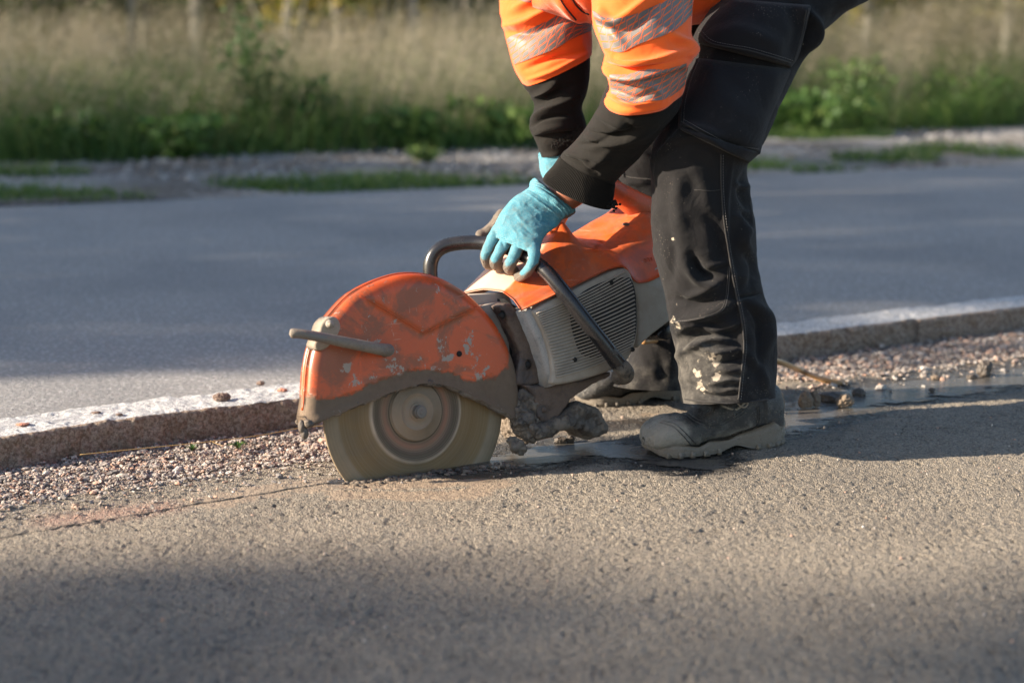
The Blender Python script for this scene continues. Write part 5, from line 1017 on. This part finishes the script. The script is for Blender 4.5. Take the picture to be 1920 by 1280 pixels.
def fieldpts(n, x0, x1, d0, d1, seed, pw=1.6, dens=None):
    rg = np.random.default_rng(seed); x = rg.uniform(x0, x1, n); d = d0+(d1-d0)*rg.random(n)**pw; y = np.interp(x, gedge[:, 0], gedge[:, 1])+d
    y = y+.22*fbm(np.c_[x*.9, x*0, x*0], 3, 66); p = np.c_[x, y, .05+.004*d]
    if dens: k = dens(p, rg); p = p[k]
    return p
# tall dry grass: thin stems with airy plumes
def plume(base, h, lean, az, tint, seed, m=9):
    n = len(base); rg = np.random.default_rng(seed); t = rg.uniform(.62, 1.04, (n, m)); c = base[:, None]+np.stack([np.cos(az), np.sin(az), np.zeros(n)], 1)[:, None]*(lean*h)[:, None, None]*(t**2)[..., None]; c[..., 2] += h[:, None]*t*(1-.15*t)
    c = c+rg.normal(0, .016, (n, m, 3))*(1.3-t)[..., None]*1.8; d = nrm(rg.normal(0, 1, (n, m, 3))+[0, 0, .8]); e = nrm(np.cross(d, rg.normal(0, 1, (n, m, 3)))); L = rg.uniform(.010, .026, (n, m, 1)); w_ = .0022
    V = np.stack([c-e*w_, c+e*w_, c+d*L+e*w_*.6, c+d*L-e*w_*.6], 2).reshape(-1, 3); F = np.arange(n*m*4).reshape(-1, 4); A = np.repeat(np.clip(np.repeat(tint, m)+rg.normal(0, .1, n*m), 0, 1), 4); return V, F, A
L = []
for (nn, d0, d1, sd_) in ((9500, .0, 1.6, 1), (21000, .8, 8.5, 2)):
    p = fieldpts(nn, -6.5, 9., d0, d1, sd_, 1.1); rg = np.random.default_rng(sd_+50); cl = fbm(np.c_[p[:, :2]*.9, np.zeros(len(p))], 3, 4); h = (.72+.36*cl+rg.normal(0, .11, len(p)))*np.clip(.75+.25*(p[:, 1]-np.interp(p[:, 0], gedge[:, 0], gedge[:, 1]))/.8, .6, 1.05); h = np.clip(h, .2, 1.15)*(1.0+.02*p[:, 0]); az = rg.normal(.3, .9, len(p)); ln = rg.uniform(.05, .35, len(p)); ti = np.clip(.66+.85*fbm(np.c_[p[:, :2]*[4.5, 2.5], np.zeros(len(p))], 3, 44)+rg.normal(0, .15, len(p)), 0, 1)
    L.append(bladesmesh(p, h, ln, np.full(len(p), .0013), ti, 4, az, sd_)); L.append(plume(p, h, ln, az, np.clip(ti+.1, 0, 1), sd_+9, 10))
V, F, A = join(L); tag(build('tall_grass', V, F, DRYGRASS, attrs=dict(mud=A)), 'tall dry beige grass with airy seed heads beyond the road', 'grass', kind='stuff')
L = []
p = fieldpts(30000, -6.5, 9., -.12, 1.3, 11, 1.2); rg = np.random.default_rng(61); cl = fbm(np.c_[p[:, :2]*1.3, np.zeros(len(p))], 3, 14); h = np.clip(.15+.34*cl+rg.normal(0, .09, len(p)), .04, .7)
L.append(bladesmesh(p, h, rg.uniform(.2, .9, len(p)), rg.uniform(.002, .006, len(p)), np.clip(.45+.35*cl+rg.normal(0, .22, len(p)), 0, 1), 3, None, 12))
p = fieldpts(26000, -6.5, 9., .6, 7., 13, 1.4); rg = np.random.default_rng(62); h = np.clip(.44+rg.normal(0, .1, len(p)), .1, .6); L.append(bladesmesh(p, h, rg.uniform(.2, .8, len(p)), rg.uniform(.003, .006, len(p)), np.clip(.4+rg.normal(0, .25, len(p)), 0, 1), 3, None, 14))
V, F, A = join(L); tag(build('green_undergrowth', V, F, GREENS, attrs=dict(mud=A)), 'lush green grass and herbs at the foot of the dry grass', 'grass', kind='stuff')
# low grass patches on the verge
rg = np.random.default_rng(77); P_ = []
vx = rg.uniform(-6, 9, 90000); tt_ = rg.random(90000); ya, yb = np.interp(vx, vedge[:, 0], vedge[:, 1]), np.interp(vx, gedge[:, 0], gedge[:, 1]); vy = ya+(yb-ya)*tt_
w_ = np.zeros(len(vx))
for u_, v_, rx, ry in ((110, 372, .55, .30), (240, 380, .22, .12), (430, 376, .40, .10), (620, 352, .50, .26), (720, 345, .35, .2), (900, 352, .25, .12), (790, 300, .10, .08), (930, 345, .2, .1), (1430, 316, .35, .25), (1560, 322, .4, .12), (1690, 300, .4, .2), (1790, 288, .45, .2), (1500, 268, .5, .2), (1880, 296, .3, .12), (40, 338, .3, .12), (2150, 280, .8, .3), (-300, 390, .8, .3)):
    q_ = G(u_, v_, .03); w_ = np.maximum(w_, np.exp(-((vx-q_[0])/rx)**2-((vy-q_[1])/ry)**2))
cl = w_; k = w_+.75*fbm(np.c_[vx*2.2, vy*3, vx*0], 4, 23)+.25*bell(tt_-1, .1) > .52; vx, vy, tt_ = vx[k], vy[k], tt_[k]
p = np.c_[vx, vy, .02+.05*tt_]; h = rg.uniform(.015, .06, len(p))*(1+.6*np.clip(cl[k], 0, 1)); V, F, A = bladesmesh(p, h, rg.uniform(.3, 1.2, len(p)), rg.uniform(.0025, .006, len(p)), np.clip(.65+rg.normal(0, .2, len(p)), 0, 1), 2, None, 5)
tag(build('verge_grass', V, F, GREENS, attrs=dict(mud=A)), 'patches of short green grass on the stony road verge', 'grass', kind='stuff')
rg = np.random.default_rng(78); n = 9000; vx = rg.uniform(-6, 9, n); tt_ = rg.random(n); ya, yb = np.interp(vx, vedge[:, 0], vedge[:, 1]), np.interp(vx, gedge[:, 0], gedge[:, 1]); vy = ya+(yb-ya)*tt_
V0, T0 = ICO[0]; s = rg.uniform(.004, .019, n); V = V0[None]*s[:, None, None]*rg.uniform(.7, 1.3, (n, 12, 1))*[1, 1, .6]+np.stack([vx, vy, .02+.05*tt_], 1)[:, None]
tag(build('verge_stones', V.reshape(-1, 3), (T0[None]+np.arange(n)[:, None, None]*12).reshape(-1, 3), m_stones('verge_stone', [(0, (.09, .08, .07)), (.5, (.20, .19, .185)), (1, (.36, .355, .35))]), smooth=False, attrs=dict(mud=np.repeat(rg.random(n), 12))), 'grey stones of the verge beyond the road', 'gravel', kind='stuff')
def leaves(c, rad, n, size, rg, tint, up=.0):
    d = nrm(rg.normal(0, 1, (n, 3))); r = rg.random((n, 1))**.45; p = np.asarray(c)+d*r*np.asarray(rad); k = fbm(p*1.1/max(rad)*3, 2, 3) > -.22; p = p[k]; n = len(p)
    a = nrm(rg.normal(0, 1, (n, 3))); b = nrm(np.cross(a, rg.normal(0, 1, (n, 3)))); s = size*rg.uniform(.6, 1.3, (n, 1)); V = np.stack([p-a*s, p+b*s*.55, p+a*s, p-b*s*.55], 1).reshape(-1, 3)
    return V, np.arange(n*4).reshape(-1, 4), np.repeat(np.clip(tint+rg.normal(0, .16, n)+.12*fbm(p*2, 2, 5), 0, 1), 4)
def weed(u, v, h, w, label, seed, tint=.5, name='tall_weed', leaf=.035, n=420):
    g = G(u, v, .06); rg = np.random.default_rng(seed); root = thing(name, label, 'weed', g, 'leafy weeds at the edge of the field'); mb = MB(); L = []
    for k in range(5):
        t = g+np.array([rg.normal(0, w*.4), rg.normal(0, w*.4), h*rg.uniform(.75, 1)]); P = cr(np.array([g, (g+t)/2+rg.normal(0, .02, 3), t]), 8); mb.tube(P, .004, 6)
        for q in P[1:]: L.append(leaves(q, (w*.55, w*.55, h*.12), n//35, leaf, rg, tint))
    mb.build('stem', GREENS, root); V, F, A = join(L); build('foliage', V, F, GREENS, root, attrs=dict(mud=A))
weed(478, 285, .72, .20, 'tallest dark green leafy weed standing out of the dry grass left of the worker', 1, .35, leaf=.022, n=900)
weed(585, 283, .40, .20, 'medium dark green weed just right of the tallest weed', 2, .3, leaf=.022, n=700)
weed(935, 275, .26, .30, 'low bright green leafy bush by the verge behind the saw', 3, .75, leaf=.04)
weed(800, 280, .22, .30, 'low dark green bush under the pale grass left of the sleeve', 4, .5)
weed(120, 300, .24, .30, 'broad green clump at the grass foot near the left edge', 5, .55)
weed(300, 296, .22, .30, 'rounded green clump at the grass foot left of the tallest weed', 6, .6)
weed(1620, 250, .45, .3, 'upright green weed in the sunlit grass right of the trousers', 7, .6, leaf=.018, n=900)
weed(1800, 240, .40, .35, 'bushy green weed near the right edge of the grass', 8, .6, leaf=.018, n=900)
weed(1500, 255, .25, .3, 'low green weed right behind the trouser leg', 9, .5)
weed(795, 300, .05, .12, 'little dry tuft on the stony verge', 10, .9, leaf=.02, n=200)
# trees
def tree(x, y, h, r, cr_, zc, label, seed, cat='tree', n=2200, tint=.4, group='trees at the forest edge', mat=FOREST, leaf=.10, name='birch_tree', limbs=7):
    rg = np.random.default_rng(seed); b = np.array([x, y, .0]); root = thing(name, label, cat, b, group); mb = MB(); t = np.linspace(0, 1, 14)
    P = b+np.stack([.25*np.sin(t*2+seed)*t, .2*np.sin(t*3+seed)*t, h*t], 1); mb.tube(P, r*(1-.85*t)+.01, 10)
    L = []
    for k in range(limbs):
        s = rg.uniform(.55, .92); q = P[int(s*13)]; a = rg.uniform(0, 6.28); e = q+np.array([math.cos(a), math.sin(a), .55])*cr_*rg.uniform(.5, .95)*(1.2-s*.6); mb.tube(cr(np.array([q, (q+e)/2+[0, 0, .1], e]), 7), np.linspace(r*.3, .01, 7), 6)
        L.append(leaves(e, (cr_*.55, cr_*.55, cr_*.4), n//limbs, leaf, rg, tint))
    L.append(leaves(b+[0, 0, zc], (cr_*.8, cr_*.8, (h-zc)*.9), n//2, leaf, rg, tint)); mb.build('trunk', BARK, root); V, F, A = join(L); build('crown', V, F, mat, root, attrs=dict(mud=A)); return root
TR = [(88, 17.5, .5), (255, 16, .35), (278, 16.6, .4), (375, 15.5, .55), (640, 19, .3), (785, 15.5, .5), (830, 18, .35), (852, 18.5, .3), (872, 17.6, .35), (1615, 16, .5), (1637, 16.4, .5), (1700, 20, .3), (1880, 15.5, .7), (1250, 19, .4), (1450, 20, .4), (-150, 17, .4), (-420, 18, .4), (2080, 17, .5), (2300, 18, .5), (520, 22, .3), (1760, 23, .3), (1050, 23, .3)]
desc = ['dark-barked tree at the far left of the forest edge', 'left stem of the pale twin birches above the grass', 'right stem of the pale twin birches above the grass', 'thick pale birch right of the twin birches', 'slim shaded trunk behind the yellow shrub', 'pale leafy birch between yellow shrub and sleeve', 'left slim grey trunk of the three just left of the sleeve', 'middle slim grey trunk of the three just left of the sleeve', 'right slim grey trunk of the three just left of the sleeve', 'left stem of the pale pair right of the trousers', 'right stem of the pale pair right of the trousers', 'slim dark trunk in the green shade right of the pale pair', 'sunlit white birch near the right corner', 'tree standing behind the orange sleeve', 'tree standing behind the worker\'s hip', 'tree beyond the left edge of the picture', 'outermost tree left of the picture', 'tree beyond the right edge of the picture', 'outermost tree right of the picture', 'distant thin trunk above the tallest weed', 'distant thin trunk behind the right-hand grass', 'distant trunk between the sleeves']
for k, (u, d, ti) in enumerate(TR):
    x = (u-960)/FPX*d; tree(x, d, 6.5+1.5*math.sin(k), .028+.02*((k*7) % 5)/5+(.02 if k in (3, 5) else 0), 1.1, 5.0, desc[k], 100+k, tint=ti, n=420, leaf=.09)
SH = [(40, 15.5, 1.5, .45, 'dark green shrub in the top left corner'), (170, 17, 1.5, .35, 'shady shrub between the left trees'), (340, 17, 1.4, .45, 'green shrub right of the twin birches'), (450, 16, 1.5, .62, 'yellow-green shrub above the left grass'), (540, 15, 1.6, .93, 'bright yellow autumn shrub above the middle of the grass'), (720, 16, 1.5, .55, 'loose green shrub right of the yellow shrub'), (690, 18, 1.3, .85, 'small yellowing shrub near the pale leafy birch'), (900, 16.5, 1.6, .3, 'dark shrub behind the orange sleeve edge'), (1600, 16.5, 1.2, .8, 'small yellow shrub just right of the hip'), (1720, 17, 1.6, .3, 'deep green shrub behind the right-hand grass'), (1830, 17.5, 1.6, .35, 'dense green shrub left of the white birch'), (1905, 15.5, 1.5, .85, 'sunlit yellow-green shrub in the top right corner'), (1250, 17, 1.6, .4, 'shrub hidden behind the worker'), (-200, 16, 1.6, .4, 'shrub beyond the left edge'), (2150, 16, 1.6, .5, 'shrub beyond the right edge')]
for k, (u, d, h, ti, lb) in enumerate(SH):
    x = (u-960)/FPX*d; rg = np.random.default_rng(300+k); root = thing('shrub', lb, 'shrub', (x, d, .1), 'shrubs at the forest edge'); mb = MB(); L = []
    for q in range(6):
        a = rg.uniform(0, 6.28); e = np.array([x+math.cos(a)*.5*rg.random(), d+math.sin(a)*.5*rg.random(), .1+h*rg.uniform(.5, 1)]); mb.tube(cr(np.array([[x, d, .1], (np.array([x, d, .1])+e)/2+rg.normal(0, .05, 3), e]), 6), .012, 5); L.append(leaves(e, (.42, .42, .4), 300, .045, rg, ti))
    mb.build('stem', BARK, root); V, F, A = join(L); build('foliage', V, F, FOREST, root, attrs=dict(mud=A))
# the mass of the wood behind
rg = np.random.default_rng(9); L = []
for k in range(260):
    x = rg.uniform(-16, 18); y = rg.uniform(20.5, 30); L.append(leaves((x, y, rg.uniform(.3, 2.4)), (1.3, 1.0, 1.0), 420, .17, rg, .3+.3*rg.random()**2))
V, F, A = join(L); tag(build('forest', V, F, FOREST, attrs=dict(mud=A)), 'dense green wood filling the background', 'forest', kind='stuff')
# trees on the sunward side, left of the picture: their shade dapples road and pavement
def shade_tree(x, yg, z0, z1, r, label, seed, n=2600):
    # yg: where (y at x=0) the shadow band falls
    y = yg+math.tan(R(SUN_AZ))*x; rg = np.random.default_rng(seed); b = np.array([x, y, 0.]); root = thing('roadside_tree', label, 'tree', b, 'roadside trees left of the picture'); mb = MB(); t = np.linspace(0, 1, 12)
    mb.tube(b+np.stack([0*t, 0*t, z1*t], 1), .13*(1-.8*t), 10); L = []
    for k in range(12):
        z = z0+(z1-z0)*(k+.5)/12; a = k*2.4; e = b+np.array([math.cos(a)*r*.6, math.sin(a)*r*.6, z]); mb.tube([b+[0, 0, z-.4], e], [.03, .01], 6); L.append(leaves(e, (r*.8, r*.62, (z1-z0)*.1), n//12, .085, rg, .5))
    mb.build('trunk', BARK, root); V, F, A = join(L); build('crown', V, F, FOREST, root, attrs=dict(mud=A))
#@@SHADE
for k, (x, yg, z0, z1, r, lb) in enumerate([(-16, 5.02, 3.5, 8.6, .74, 'nearest roadside tree whose crown shades the near half of the road'), (-18, 6.35, 4., 9.6, 1.0, 'second roadside tree shading the middle of the road'), (-20, 7.7, 4.5, 10.6, 1.15, 'third roadside tree shading the far half of the road'), (-17, 5.75, 3.8, 9., .8, 'slender roadside tree between the first two'), (-19, 7.0, 4.2, 10., .9, 'slender roadside tree between the second and third'), (-22, 8.6, 4.8, 11.5, 1.0, 'slender roadside tree beyond the third'), (-23, 9.4, 5., 12., 1.3, 'fourth roadside tree shading the far road edge'), (-24, 12., 5., 13., 1.7, 'tall roadside tree shading the verge'), (-28, 16., 5., 15., 2.2, 'farthest roadside tree shading the grass'), (-27, 2.02, 8., 13., .74, 'roadside tree nearest the camera shading the pavement'), (-27, .2, 8, 14, 1.0, 'roadside tree on the camera side')]):
    shade_tree(x, yg, z0, z1, r, lb, 500+k, ((7000 if k == 0 else 4200) if k < 7 else 1800) if k < 9 else 9500)
